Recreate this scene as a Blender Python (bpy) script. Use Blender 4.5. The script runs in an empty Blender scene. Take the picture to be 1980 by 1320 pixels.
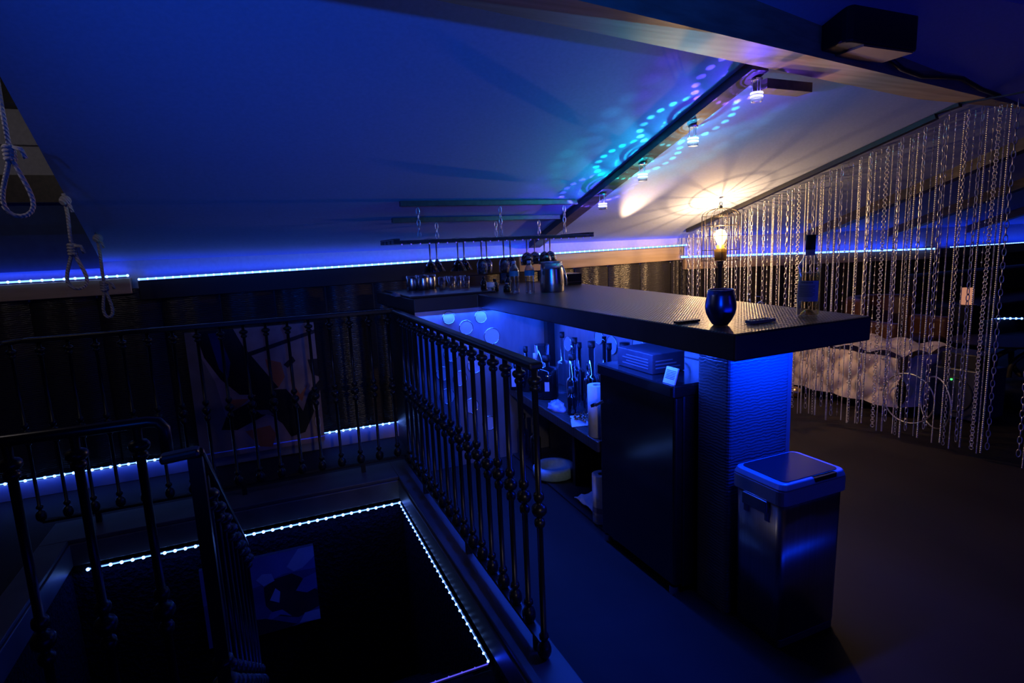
import bpy, math, random
from mathutils import Vector, Matrix
S = bpy.context.scene
COL = S.collection
PI = math.pi
rnd = random.Random(7)

# ------------------------------------------------------------------ camera
F_PX = 1116.0
yaw, pitch, roll = math.radians(23.2), math.radians(9.245), math.radians(-2.468)
fwd = Vector((math.sin(yaw) * math.cos(pitch), math.cos(yaw) * math.cos(pitch), -math.sin(pitch)))
r0 = Vector((math.cos(yaw), -math.sin(yaw), 0))
u0 = r0.cross(fwd)
right = math.cos(roll) * r0 + math.sin(roll) * u0
up = -math.sin(roll) * r0 + math.cos(roll) * u0
cd = bpy.data.cameras.new('camera')
cam = bpy.data.objects.new('camera', cd)
COL.objects.link(cam)
cd.sensor_width = 36.0
cd.lens = 36.0 * F_PX / 1980.0
cd.clip_start = 0.05
M = Matrix((right, up, -fwd)).transposed().to_4x4()
M.translation = Vector((0, 0, 1.45))
cam.matrix_world = M
S.camera = cam

# ------------------------------------------------------------------ world and view
w = bpy.data.worlds.new('night')
S.world = w
w.use_nodes = True
w.node_tree.nodes['Background'].inputs[0].default_value = (0.01, 0.015, 0.05, 1)
w.node_tree.nodes['Background'].inputs[1].default_value = 0.02
vs = S.view_settings
vs.view_transform = 'Standard'
vs.look = 'None'
vs.exposure = 0.0
vs.gamma = 1.0
vs.use_curve_mapping = False

BLUE = (0.012, 0.07, 1.0)
DEEP = (0.0, 0.03, 1.0)

def aim(o, d):
    o.rotation_euler = Vector(d).to_track_quat('-Z', 'Y').to_euler()

def light(name, kind, loc, color, power, d=None, **kw):
    l = bpy.data.lights.new(name, kind)
    l.color = color
    l.energy = power
    for k, v in kw.items():
        setattr(l, k, v)
    o = bpy.data.objects.new(name, l)
    COL.objects.link(o)
    o.location = loc
    if d is not None:
        aim(o, d)
    return o

def strip_light(name, p0, p1, d, color, power, width=0.02):
    """long thin light along p0-p1 that shines towards d"""
    a, b = Vector(p0), Vector(p1)
    x = (b - a).normalized()
    z = -Vector(d).normalized()
    z = (z - x * z.dot(x)).normalized()
    y = z.cross(x)
    l = bpy.data.lights.new(name, 'AREA')
    l.shape = 'RECTANGLE'
    l.size = (b - a).length
    l.size_y = width
    l.color = color
    l.energy = power
    o = bpy.data.objects.new(name, l)
    COL.objects.link(o)
    m = Matrix((x, y, z)).transposed().to_4x4()
    m.translation = (a + b) / 2
    o.matrix_world = m
    return o

# assumed warm spot, added without a fixture, thrown up along the slope at the ridge beam
light('assumed_beam_spot', 'SPOT', (2.78, 4.15, 1.50), (1.0, 0.62, 0.32), 260, (2.2 - 2.78, 2.0 - 4.15, 2.2 - 1.50),
      spot_size=math.radians(36), spot_blend=1.0, shadow_soft_size=0.02)
# assumed blue flood, unseen behind the photographer, thrown at the sloping ceiling
light('assumed_flood', 'SPOT', (-0.95, -1.25, 1.62), (0.0, 0.105, 1.0), 300, (0.70 + 0.95, 2.5 + 1.25, 2.30 - 1.62),
      spot_size=math.radians(52), spot_blend=1.0, shadow_soft_size=0.06)
light('blue_fill_lounge', 'SPOT', (3.1, -1.3, 1.62), (0.03, 0.04, 1.0), 14, (2.75 - 3.1, 2.9 + 1.3, 2.05 - 1.62),
      spot_size=math.radians(72), spot_blend=1.0, shadow_soft_size=0.1)  # added blue fill that brightens the right-hand ceiling and the bar end
# LED strip glow (the strips themselves are built further down)
strip_light('glow_wall_top', (-0.7, 4.455, 1.375), (3.7, 4.455, 1.43), (0, 0.8, 0.8), DEEP, 1.5)
strip_light('glow_wall_top_alcove', (-1.8, 4.455, 1.40), (-0.78, 4.455, 1.40), (0, 0.8, 0.8), DEEP, 0.4)
strip_light('glow_wall_top_far', (3.72, 4.455, 1.32), (7.4, 4.455, 1.24), (0, 0.8, 0.8), DEEP, 2.2)
strip_light('glow_far', (7.7, 4.425, 1.24), (10.2, 4.425, 1.24), (0, 0.35, 1), DEEP, 2.0)
strip_light('glow_wall_base', (-1.8, 4.42, 0.115), (0.95, 4.42, 0.115), (0, 0.1, -1), DEEP, 1.1, 0.015)
strip_light('glow_stair_back', (-1.05, 3.535, -0.15), (0.68, 3.535, -0.15), (0, -0.5, -1), DEEP, 2.2, 0.015)
strip_light('glow_stair_side', (0.665, 1.95, -0.15), (0.665, 3.5, -0.13), (-0.6, 0, -1), DEEP, 0.6, 0.015)
strip_light('glow_stair_nosing', (0.3, 1.93, -0.15), (0.68, 1.93, -0.15), (0, -0.5, 0.5), DEEP, 0.1, 0.012)
strip_light('glow_under_bar', (1.40, 1.75, 1.055), (1.40, 3.45, 1.055), (0.35, 0, -1), BLUE, 19.0, 0.03)
strip_light('glow_under_bar_arm', (0.9, 3.57, 1.05), (1.5, 3.57, 1.05), (0, -0.3, -1), BLUE, 5.0, 0.03)
strip_light('glow_bar_end', (1.52, 1.44, 1.06), (1.90, 1.44, 1.06), (0, 0.45, -1), DEEP, 11.0, 0.03)
strip_light('glow_far_bench', (6.4, 4.38, 0.36), (9.6, 4.38, 0.25), (0, -0.5, -1), DEEP, 0.9, 0.02)
strip_light('glow_front_assumed', (0.7, -1.42, 0.14), (4.5, -1.42, 0.14), (0.25, 1, 0.35), DEEP, 10.0, 0.02)  # assumed unseen strip behind the camera; only its glow is made
# assumed small neutral lamp high in the stair alcove, out of the picture
light('assumed_alcove_lamp', 'POINT', (-1.38, 2.6, 2.3), (1.0, 0.86, 0.86), 3.2, shadow_soft_size=0.05)
# assumed pale lamp, unseen behind the photographer, cone shaped to reach the bar shelf
light('assumed_rear_lamp', 'SPOT', (0.3, -1.2, 1.5), (1.0, 0.84, 0.80), 34, (1.05 - 0.3, 3.2 + 1.2, 0.5 - 1.5),
      spot_size=math.radians(27), spot_blend=0.6, shadow_soft_size=0.05)
# ------------------------------------------------------------------ materials
def mat(name, color, rough=0.5, metal=0.0, spec=0.5, emit=None, estr=0.0, trans=0.0):
    m = bpy.data.materials.new(name)
    m.use_nodes = True
    b = m.node_tree.nodes['Principled BSDF']
    b.inputs['Base Color'].default_value = (*color, 1)
    b.inputs['Roughness'].default_value = rough
    b.inputs['Metallic'].default_value = metal
    b.inputs['Specular IOR Level'].default_value = spec
    b.inputs['Transmission Weight'].default_value = trans
    if emit:
        b.inputs['Emission Color'].default_value = (*emit, 1)
        b.inputs['Emission Strength'].default_value = estr
    return m

def nodes(m):
    nt = m.node_tree
    return nt, nt.nodes['Principled BSDF']

def coords(nt, scale=(1, 1, 1)):
    tc = nt.nodes.new('ShaderNodeTexCoord')
    mp = nt.nodes.new('ShaderNodeMapping')
    mp.inputs['Scale'].default_value = scale
    nt.links.new(tc.outputs['Object'], mp.inputs['Vector'])
    return mp.outputs[0]

def add_bump(m, src, strength=0.4, dist=0.01):
    nt, b = nodes(m)
    bp = nt.nodes.new('ShaderNodeBump')
    bp.inputs['Strength'].default_value = strength
    bp.inputs['Distance'].default_value = dist
    nt.links.new(src, bp.inputs['Height'])
    nt.links.new(bp.outputs[0], b.inputs['Normal'])

def noise(nt, vec, scale, detail=3, dist=0.0):
    n = nt.nodes.new('ShaderNodeTexNoise')
    n.inputs['Scale'].default_value = scale
    n.inputs['Detail'].default_value = detail
    n.inputs['Distortion'].default_value = dist
    nt.links.new(vec, n.inputs['Vector'])
    return n.outputs['Fac']

def tint(m, src, c0, c1, lo=0.3, hi=0.7):
    nt, b = nodes(m)
    r = nt.nodes.new('ShaderNodeValToRGB')
    r.color_ramp.elements[0].position = lo
    r.color_ramp.elements[0].color = (*c0, 1)
    r.color_ramp.elements[1].position = hi
    r.color_ramp.elements[1].color = (*c1, 1)
    nt.links.new(src, r.inputs[0])
    nt.links.new(r.outputs[0], b.inputs['Base Color'])

def noisy(name, c0, c1, scale, rough=0.5, metal=0.0, bump=0.0, dist=0.004, stretch=(1, 1, 1), spec=0.5):
    m = mat(name, c0, rough, metal, spec)
    nt, b = nodes(m)
    f = noise(nt, coords(nt, stretch), scale)
    tint(m, f, c0, c1)
    if bump:
        add_bump(m, f, bump, dist)
    return m

def leather(name, c, rough=0.32):
    """embossed crocodile leather: wavy cross ridges"""
    m = mat(name, c, rough)
    nt, b = nodes(m)
    v = coords(nt, (1, 1, 1))
    wv = nt.nodes.new('ShaderNodeTexWave')
    wv.bands_direction = 'Z'
    wv.inputs['Scale'].default_value = 26
    wv.inputs['Distortion'].default_value = 5.0
    wv.inputs['Detail'].default_value = 2
    wv.inputs['Detail Scale'].default_value = 1.3
    nt.links.new(v, wv.inputs['Vector'])
    add_bump(m, wv.outputs['Fac'], 0.35, 0.004)
    return m

def glassy(name, tintc, gloss=0.1, rough=0.03, spec=(1, 1, 1)):
    """thin clear wall: see-through with a mirror-like sheen at the edges"""
    m = bpy.data.materials.new(name)
    m.use_nodes = True
    nt = m.node_tree
    nt.nodes.clear()
    o = nt.nodes.new('ShaderNodeOutputMaterial')
    mx = nt.nodes.new('ShaderNodeMixShader')
    t = nt.nodes.new('ShaderNodeBsdfTransparent')
    g = nt.nodes.new('ShaderNodeBsdfGlossy')
    lw = nt.nodes.new('ShaderNodeLayerWeight')
    mr = nt.nodes.new('ShaderNodeMapRange')
    t.inputs[0].default_value = (*tintc, 1)
    g.inputs[0].default_value = (*spec, 1)
    g.inputs['Roughness'].default_value = rough
    lw.inputs[0].default_value = 0.35
    mr.inputs[3].default_value = gloss
    mr.inputs[4].default_value = 0.9
    nt.links.new(lw.outputs['Facing'], mr.inputs[0])
    nt.links.new(mr.outputs[0], mx.inputs[0])
    nt.links.new(t.outputs[0], mx.inputs[1])
    nt.links.new(g.outputs[0], mx.inputs[2])
    nt.links.new(mx.outputs[0], o.inputs[0])
    return m

def emit(name, color, strength):
    m = bpy.data.materials.new(name)
    m.use_nodes = True
    nt = m.node_tree
    nt.nodes.clear()
    o = nt.nodes.new('ShaderNodeOutputMaterial')
    e = nt.nodes.new('ShaderNodeEmission')
    e.inputs[0].default_value = (*color, 1)
    e.inputs[1].default_value = strength
    nt.links.new(e.outputs[0], o.inputs[0])
    return m

CEIL = noisy('pale blue painted plaster', (0.36, 0.44, 0.66), (0.41, 0.49, 0.72), 60, 0.75, bump=0.05, dist=0.002)
NAVY = noisy('dark painted boards', (0.05, 0.05, 0.06), (0.08, 0.08, 0.09), 8, 0.6)
WALLW = noisy('white wall paint', (0.6, 0.6, 0.62), (0.68, 0.68, 0.7), 40, 0.7)
CROC = leather('crocodile leather', (0.035, 0.033, 0.034))
CROC_COL = leather('crocodile leather column', (0.09, 0.09, 0.095), 0.28)
FLOORM = noisy('dark vinyl floor', (0.017, 0.0135, 0.012), (0.031, 0.025, 0.022), 2.2, 0.62, bump=0.03, stretch=(1, 0.25, 1), spec=0.18)
CURB = noisy('dark stained curb board', (0.05, 0.045, 0.045), (0.09, 0.08, 0.08), 5, 0.45, stretch=(1, 1, 1))
WOOD = noisy('pale pine', (0.42, 0.29, 0.17), (0.58, 0.43, 0.27), 9, 0.5, bump=0.1, stretch=(0.25, 3, 3))
BEAMM = noisy('rough beam wood', (0.22, 0.15, 0.10), (0.36, 0.26, 0.18), 9, 0.6, bump=0.3, stretch=(0.25, 4, 4))
RAFT = noisy('dark rafter wood', (0.05, 0.038, 0.03), (0.10, 0.075, 0.055), 9, 0.45, bump=0.15, stretch=(4, 0.3, 4))
IRON = mat('black iron', (0.012, 0.012, 0.013), 0.33, 0.0, 0.45)
BLACK = mat('matte black', (0.012, 0.012, 0.014), 0.5)
BLKGLOSS = noisy('gloss black door', (0.010, 0.010, 0.012), (0.014, 0.014, 0.017), 30, 0.16, bump=0.01, spec=1.0)
FUR = noisy('black shag', (0.004, 0.004, 0.005), (0.012, 0.012, 0.014), 45, 0.95, bump=1.0, dist=0.03, spec=0.1)
CARPET = noisy('dark stair carpet', (0.012, 0.012, 0.014), (0.022, 0.022, 0.025), 60, 0.95, spec=0.1)
STEEL = mat('brushed steel', (0.55, 0.55, 0.58), 0.25, 1.0)
STEEL_BIN = noisy('brushed steel can', (0.40, 0.40, 0.42), (0.5, 0.5, 0.52), 120, 0.3, 1.0, stretch=(1, 1, 0.02))
CHROME = mat('chrome', (0.88, 0.84, 0.82), 0.34, 1.0)
GUNM = mat('blued steel tumbler', (0.22, 0.30, 0.75), 0.28, 1.0)
SHEET = noisy('galvanised sheet', (0.50, 0.50, 0.53), (0.62, 0.62, 0.65), 7, 0.38, 0.85, bump=0.05, stretch=(3, 3, 1))
DISC = mat('frosted disc', (0.75, 0.75, 0.8), 0.35, 0.3)
RINGM = mat('disc rim', (0.85, 0.85, 0.88), 0.2, 1.0)
GLASS = glassy('clear glass', (0.93, 0.95, 1.0), 0.06)
GLASSD = glassy('smoky glass', (0.35, 0.37, 0.42), 0.08)
DARKB = mat('dark bottle glass', (0.008, 0.010, 0.012), 0.06, 0.0, 0.8)
PAPER = noisy('paper', (0.72, 0.72, 0.74), (0.82, 0.82, 0.84), 50, 0.85, bump=0.1)
WHITE = mat('white plastic', (0.75, 0.75, 0.77), 0.4)
ROPE = mat('cotton rope', (0.62, 0.58, 0.52), 0.85)
nt, b = nodes(ROPE)
wv = nt.nodes.new('ShaderNodeTexWave')
wv.wave_type = 'BANDS'
wv.bands_direction = 'DIAGONAL'
wv.inputs['Scale'].default_value = 38
nt.links.new(coords(nt), wv.inputs['Vector'])
add_bump(ROPE, wv.outputs['Fac'], 0.8, 0.006)
LEDW = emit('led diode', (0.13, 0.30, 1.0), 9.0)
LEDBAR = emit('led tape', (0.10, 0.23, 1.0), 4.6)
LEDDIM = emit('dim led', (0.12, 0.10, 1.0), 0.9)
TOP = mat('woven bar top', (0.045, 0.036, 0.032), 0.33)
nt, b = nodes(TOP)
v = coords(nt, (1, 1, 1))
wa = nt.nodes.new('ShaderNodeTexWave'); wa.bands_direction = 'X'; wa.inputs['Scale'].default_value = 22
wb = nt.nodes.new('ShaderNodeTexWave'); wb.bands_direction = 'Y'; wb.inputs['Scale'].default_value = 22
nt.links.new(v, wa.inputs['Vector']); nt.links.new(v, wb.inputs['Vector'])
mu = nt.nodes.new('ShaderNodeMath'); mu.operation = 'ADD'
nt.links.new(wa.outputs['Fac'], mu.inputs[0]); nt.links.new(wb.outputs['Fac'], mu.inputs[1])
add_bump(TOP, mu.outputs[0], 0.8, 0.002)

# ------------------------------------------------------------------ mesh helpers
class MB:
    def __init__(s):
        s.v, s.f, s.mi, s.sm = [], [], [], []
        s.cur, s.smooth = 0, False

    def add(s, vs, fs):
        k = len(s.v)
        s.v += [tuple(p) for p in vs]
        for f in fs:
            s.f.append([i + k for i in f])
            s.mi.append(s.cur)
            s.sm.append(s.smooth)
        return s

    def box(s, x0, x1, y0, y1, z0, z1):
        return s.add([(x0, y0, z0), (x1, y0, z0), (x1, y1, z0), (x0, y1, z0), (x0, y0, z1), (x1, y0, z1), (x1, y1, z1), (x0, y1, z1)],
                     [(3, 2, 1, 0), (4, 5, 6, 7), (0, 1, 5, 4), (1, 2, 6, 5), (2, 3, 7, 6), (3, 0, 4, 7)])

    def beam(s, p0, p1, wd, ht, upv=(0, 0, 1)):
        a, b = Vector(p0), Vector(p1)
        d = (b - a).normalized()
        x = d.cross(Vector(upv)).normalized() * wd / 2
        z = x.cross(d).normalized() * ht / 2
        vs = [a - x - z, a + x - z, a + x + z, a - x + z, b - x - z, b + x - z, b + x + z, b - x + z]
        return s.add(vs, [(0, 1, 2, 3), (7, 6, 5, 4), (0, 4, 5, 1), (1, 5, 6, 2), (2, 6, 7, 3), (3, 7, 4, 0)])

    def prism(s, poly, z0, z1, sc=1.0, c=None):
        n = len(poly)
        if c is None:
            c = (sum(p[0] for p in poly) / n, sum(p[1] for p in poly) / n)
        top = [(c[0] + (p[0] - c[0]) * sc, c[1] + (p[1] - c[1]) * sc, z1) for p in poly]
        vs = [(p[0], p[1], z0) for p in poly] + top
        fs = [tuple(range(n - 1, -1, -1)), tuple(range(n, 2 * n))]
        fs += [(i, (i + 1) % n, n + (i + 1) % n, n + i) for i in range(n)]
        return s.add(vs, fs)

    def lathe(s, prof, c=(0, 0, 0), n=20, capped=True, flip=False):
        k = len(prof)
        vs, fs = [], []
        for i in range(n):
            a = 2 * PI * i / n
            for r, z in prof:
                vs.append((c[0] + r * math.cos(a), c[1] + r * math.sin(a), c[2] + z))
        for i in range(n):
            j = (i + 1) % n
            for q in range(k - 1):
                fs.append((i * k + q, j * k + q, j * k + q + 1, i * k + q + 1))
        if capped:
            if prof[0][0] > 1e-5:
                fs.append(tuple(i * k for i in range(n - 1, -1, -1)))
            if prof[-1][0] > 1e-5:
                fs.append(tuple(i * k + k - 1 for i in range(n)))
        return s.add(vs, fs)

    def tube(s, pts, r, n=8, closed=False):
        pts = [Vector(p) for p in pts]
        m = len(pts)
        rs = r if isinstance(r, (list, tuple)) else [r] * m
        vs, fs = [], []
        nrm = None
        for i, p in enumerate(pts):
            a = pts[(i - 1) % m] if (closed or i) else p
            b = pts[(i + 1) % m] if (closed or i < m - 1) else p
            t = (b - a).normalized()
            if nrm is None:
                nrm = t.orthogonal().normalized()
            nrm = (nrm - t * nrm.dot(t))
            nrm = nrm.normalized() if nrm.length > 1e-6 else t.orthogonal().normalized()
            bn = t.cross(nrm)
            for k in range(n):
                an = 2 * PI * k / n
                vs.append(p + (nrm * math.cos(an) + bn * math.sin(an)) * rs[i])
        for i in range(m if closed else m - 1):
            j = (i + 1) % m
            for k in range(n):
                l = (k + 1) % n
                fs.append((i * n + k, i * n + l, j * n + l, j * n + k))
        if not closed:
            fs.append(tuple(range(n - 1, -1, -1)))
            fs.append(tuple((m - 1) * n + k for k in range(n)))
        return s.add(vs, fs)

    def ball(s, c, r, n=10, k=6, sx=1, sy=1, sz=1):
        vs = [(c[0], c[1], c[2] + r * sz)]
        for i in range(1, k):
            t = PI * i / k
            for j in range(n):
                a = 2 * PI * j / n
                vs.append((c[0] + r * sx * math.sin(t) * math.cos(a), c[1] + r * sy * math.sin(t) * math.sin(a), c[2] + r * sz * math.cos(t)))
        vs.append((c[0], c[1], c[2] - r * sz))
        fs = [(0, 1 + j, 1 + (j + 1) % n) for j in range(n)]
        for i in range(k - 2):
            for j in range(n):
                q, l = 1 + i * n + j, 1 + i * n + (j + 1) % n
                fs.append((q, q + n, l + n, l))
        e = len(vs) - 1
        o = 1 + (k - 2) * n
        fs += [(o + j, e, o + (j + 1) % n) for j in range(n)]
        return s.add(vs, fs)

    def ring(s, c, R, r, axis='z', n=28, m=8):
        pts = []
        for i in range(n):
            a = 2 * PI * i / n
            x, y = R * math.cos(a), R * math.sin(a)
            pts.append({'z': (c[0] + x, c[1] + y, c[2]), 'x': (c[0], c[1] + x, c[2] + y), 'y': (c[0] + x, c[1], c[2] + y)}[axis])
        return s.tube(pts, r, m, True)

    def build(s, name, mats, parent=None, smooth=None):
        me = bpy.data.meshes.new(name)
        me.from_pydata(s.v, [], s.f)
        for m in (mats if isinstance(mats, (list, tuple)) else [mats]):
            me.materials.append(m)
        me.polygons.foreach_set('material_index', s.mi)
        me.polygons.foreach_set('use_smooth', s.sm if smooth is None else [smooth] * len(s.f))
        me.update()
        o = bpy.data.objects.new(name, me)
        COL.objects.link(o)
        if parent is not None:
            o.parent = parent
            o.matrix_parent_inverse = Matrix.Translation(parent.location).inverted() if parent.type == 'EMPTY' and False else Matrix()
        return o

def tag(o, label, cat, group=None, kind=None):
    o['label'] = label
    o['category'] = cat
    if group:
        o['group'] = group
    if kind:
        o['kind'] = kind
    return o

def struct(o):
    o['kind'] = 'structure'
    return o

def root(name, loc, label, cat, group=None):
    """an Empty at a thing's base; its parts are built in coordinates relative to it"""
    o = bpy.data.objects.new(name, None)
    COL.objects.link(o)
    o.location = loc
    o.empty_display_size = 0.1
    return tag(o, label, cat, group)

def bevel(o, wd=0.004, seg=2):
    m = o.modifiers.new('bevel', 'BEVEL')
    m.width = wd
    m.segments = seg
    m.limit_method = 'ANGLE'
    return o

def children(o):
    return [c for c in COL.objects if c.parent == o]

def copy_tree(o, parent=None):
    c = o.copy()
    COL.objects.link(c)
    if parent is not None:
        c.parent = parent
    for ch in children(o):
        copy_tree(ch, c)
    return c

def rrect(x0, x1, y0, y1, r, n=5):
    out = []
    for cx, cy, a0 in ((x1 - r, y1 - r, 0), (x0 + r, y1 - r, PI / 2), (x0 + r, y0 + r, PI), (x1 - r, y0 + r, 1.5 * PI)):
        for i in range(n + 1):
            a = a0 + PI / 2 * i / n
            out.append((cx + r * math.cos(a), cy + r * math.sin(a)))
    return out

def xe(y):
    """open edge of the ceiling over the stair alcove"""
    return -0.74 - 0.097 * (y - 2.61)

def zc(y):
    """height of the sloping ceiling"""
    return 1.47 + 0.33 * (4.5 - y)

# ------------------------------------------------------------------ the setting
X0, X1, YB, YF = -1.95, 10.6, 4.5, -1.5
HX0, HX1, HY0, HY1 = -1.08, 0.70, 1.55, 3.57            # stair opening
m = MB()
m.box(X0, HX0, YF, YB, -0.1, 0)
m.box(HX1, X1, YF, YB, -0.1, 0)
m.box(HX0, HX1, YF, HY0, -0.1, 0)
m.box(HX0, HX1, HY1, YB, -0.1, 0)
m.box(HX0, -0.2, HY0, 1.68, -0.1, 0)
struct(m.build('floor', FLOORM))

m = MB()                                                 # sloping ceiling as a slab, open over the stair alcove
y1 = 1.62
m.add([(xe(YB), YB, zc(YB)), (X1, YB, zc(YB)), (X1, y1, zc(y1)), (xe(y1), y1, zc(y1)),
       (xe(YB), YB, zc(YB) + .12), (X1, YB, zc(YB) + .12), (X1, y1, zc(y1) + .12), (xe(y1), y1, zc(y1) + .12)],
      [(0, 1, 2, 3), (7, 6, 5, 4), (3, 7, 4, 0), (2, 6, 7, 3), (1, 5, 6, 2), (0, 4, 5, 1)])
struct(m.build('ceiling', CEIL))
m = MB()
m.box(-0.85, X1, YF, 1.75, 2.62, 2.7)
m.box(X0, -0.85, YF, YB, 2.62, 2.7)
m.box(-0.85, -0.6, 1.75, YB, 2.62, 2.7)
struct(m.build('ceiling_flat', NAVY))

m = MB()
m.box(X0, X1, YB, YB + 0.12, -2.6, 2.62)
struct(m.build('wall_back', WALLW))
m = MB()
m.box(X0 - 0.1, X0, YF, YB, -2.6, 2.7)
struct(m.build('wall_left', NAVY))
m = MB()
m.box(X1, X1 + 0.1, YF, YB, -0.1, 2.7)
struct(m.build('wall_right', NAVY))
m = MB()
m.box(X0, X1, YF - 0.1, YF, -0.1, 2.7)
struct(m.build('wall_front', NAVY))

# padded leather wall panels, each a shallow curve with a dark gap
def panel_row(x0, x1, z0, z1, pitch=0.352, off=0.0):
    m = MB()
    m.smooth = True
    n = 10
    k0 = math.floor((x0 - off) / pitch)
    k = k0
    while off + k * pitch < x1:
        a, b = max(x0, off + k * pitch + 0.006), min(x1, off + (k + 1) * pitch - 0.006)
        if b - a > 0.02:
            vs, fs = [], []
            for i in range(n + 1):
                t = i / n
                dpt = 0.012 + 0.03 * (1 - abs(2 * t - 1) ** 2.4) + 0.006 * math.sin(t * PI * 4)
                x = a + (b - a) * t
                vs += [(x, YB - dpt, z0), (x, YB - dpt, z1)]
            for i in range(n):
                fs.append((2 * i, 2 * i + 2, 2 * i + 3, 2 * i + 1))
            m.add(vs, fs)
        k += 1
    return m
struct(panel_row(X0, 3.72, 0.115, 1.29, off=-0.27).build('wall_panel_leather', CROC))
struct(panel_row(3.72, 7.6, 0.115, 1.2, off=3.72).build('wall_panel_lounge', CROC))
m = MB(); m.box(X0, 1.0, YB - 0.05, YB, 0.0, 0.112)
struct(bevel(m.build('baseboard_back', noisy('baseboard paint', (0.30, 0.30, 0.32), (0.36, 0.36, 0.38), 10, 0.5))))
m = MB(); m.beam((2.0, YB - 0.03, 1.3074), (3.73, YB - 0.03, 1.328), 0.06, 0.125)
struct(bevel(m.build('trim_1', WOOD)))
m = MB(); m.beam((-0.73, YB - 0.03, 1.275), (2.0, YB - 0.03, 1.3074), 0.06, 0.125)
struct(bevel(m.build('trim_8', BLACK)))
m = MB(); m.box(X0, 7.6, YB - 0.006, YB, 0.1, 1.24); m.box(7.6, X1, YB - 0.006, YB, 0.0, 1.105)
struct(m.build('wall_panel_backing', BLACK))
m = MB(); m.beam((X0, YB - 0.035, 1.305), (-0.77, YB - 0.035, 1.31), 0.07, 0.10)
struct(bevel(m.build('trim_2', WOOD)))
m = MB(); m.beam((3.74, YB - 0.03, 1.225), (7.6, YB - 0.03, 1.15), 0.06, 0.11)
struct(bevel(m.build('trim_3', WOOD)))
m = MB(); m.beam((7.75, YB - 0.03, 1.16), (X1, YB - 0.03, 1.16), 0.06, 0.11)
struct(bevel(m.build('trim_4', RAFT)))
# alcove over the stair: white board and dark cross beam on the back wall
m = MB(); m.box(X0, -0.99, 4.42, 4.5, 1.84, 2.0)
struct(m.build('alcove_beam', RAFT))
m = MB(); m.box(X0, -0.93, 4.47, 4.5, 1.43, 1.65); m.box(X0, -0.93, 4.48, 4.5, 1.65, 1.838)  # added dark panel; shade on the white wall put into its colour
struct(m.build('alcove_shade_panel', noisy('blue alcove shade', (0.05, 0.09, 0.22), (0.06, 0.11, 0.26), 20, 0.7)))
m = MB(); m.box(X0, -0.9, 4.46, 4.5, 2.0, 2.17); m.box(X0, -0.9, 4.465, 4.5, 2.18, 2.385)
struct(bevel(m.build('alcove_wall_board', PAPER)))
m = MB(); m.box(X0, -0.86, 4.3, 4.5, 2.385, 2.62)
struct(m.build('alcove_lintel', BLACK))
# cheek of the alcove above the ceiling slope
m = MB()
m.add([(xe(YB) + a, YB, zc(YB) + 0.1) if k == 0 else (xe(y1) + a, y1, zc(y1) + 0.1) if k == 1 else (xe(y1) + a, y1, 2.62) if k == 2 else (xe(YB) + a, YB, 2.62)
       for a in (0.0, 0.02) for k in range(4)],
      [(0, 1, 2, 3), (7, 6, 5, 4), (0, 4, 5, 1), (3, 2, 6, 7), (0, 3, 7, 4), (1, 5, 6, 2)])
struct(m.build('wall_alcove_cheek', NAVY))

# ridge beam crossing the room a little askew, bottom at 2.20 m
def by(x): return 1.955 + 0.1546 * (x - 1.468)
m = MB()
bx0, bx1 = -0.9, 7.0
vs = []
for z in (2.2, 2.62):
    for x in (bx0, bx1):
        vs += [(x, by(x), z), (x, by(x) - 0.195, z)]
m.add(vs, [(0, 2, 3, 1), (4, 5, 7, 6), (0, 4, 6, 2), (1, 3, 7, 5), (0, 1, 5, 4), (2, 6, 7, 3)])
struct(m.build('ridge_beam', BEAMM))
# rafter under the slope that carries the lamps, and rafters over the lounge
def rafter(name, xa, xb, ya, yb, depth, mt, skew=0.0):
    m = MB()
    vs = []
    x0, x1 = xa, xb
    for y in (ya, yb):
        xa, xb = x0 + skew * (y - yb), x1 + skew * (y - yb)
        vs += [(xa, y, zc(y)), (xb, y, zc(y)), (xb, y, zc(y) - depth), (xa, y, zc(y) - depth)]
    m.add(vs, [(0, 1, 2, 3), (7, 6, 5, 4), (0, 4, 5, 1), (1, 5, 6, 2), (2, 6, 7, 3), (3, 7, 4, 0)])
    return struct(m.build(name, mt))
rafter('rafter_beam', 2.163, 2.263, 4.45, 2.12, 0.048, RAFT, -0.027)
for i, xr in enumerate((5.35, 6.7, 8.2)):
    rafter('lounge_beam_%d' % (i + 1), xr, xr + 0.11, 4.48, 1.8, 0.09, RAFT)
m = MB(); m.box(2.30, 2.60, 2.16, 2.25, 2.145, 2.19)
struct(m.build('trim_5', RAFT))

# stairwell below the floor
m = MB()
m.box(HX0, HX1, HY1, HY1 + 0.06, -2.6, -0.1)
m.box(HX1, HX1 + 0.06, 0.9, HY1 + 0.06, -2.6, -0.1)
m.box(HX0 - 0.06, HX0, 0.9, HY1 + 0.06, -2.6, -0.1)
m.box(HX0, HX1, 0.84, 0.9, -2.6, -0.1)
struct(m.build('wall_stairwell', FUR))
m = MB(); m.box(HX0, HX1, 0.9, HY1, -2.7, -2.6)
struct(m.build('floor_stairwell', CARPET))
m = MB()                                                  # fascia boards that line the edge
FAS = noisy('fascia board', (0.06, 0.055, 0.06), (0.10, 0.09, 0.10), 6, 0.4)
m.box(HX1 - 0.018, HX1, HY0, HY1, -0.12, 0.0)
m.box(HX0, HX1, HY1 - 0.018, HY1, -0.12, 0.0)
m.box(HX0, HX0 + 0.018, 1.7, HY1, -0.12, 0.0)
struct(bevel(m.build('trim_6', FAS)))
m = MB()                                                  # curb boards round the opening
m.box(0.69, 0.845, 1.2, 3.86, 0.0, 0.022)
m.box(-1.2, 0.69, 3.565, 3.86, 0.0, 0.022)
m.box(-1.2, -1.07, 1.6, 3.565, 0.0, 0.022)
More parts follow.
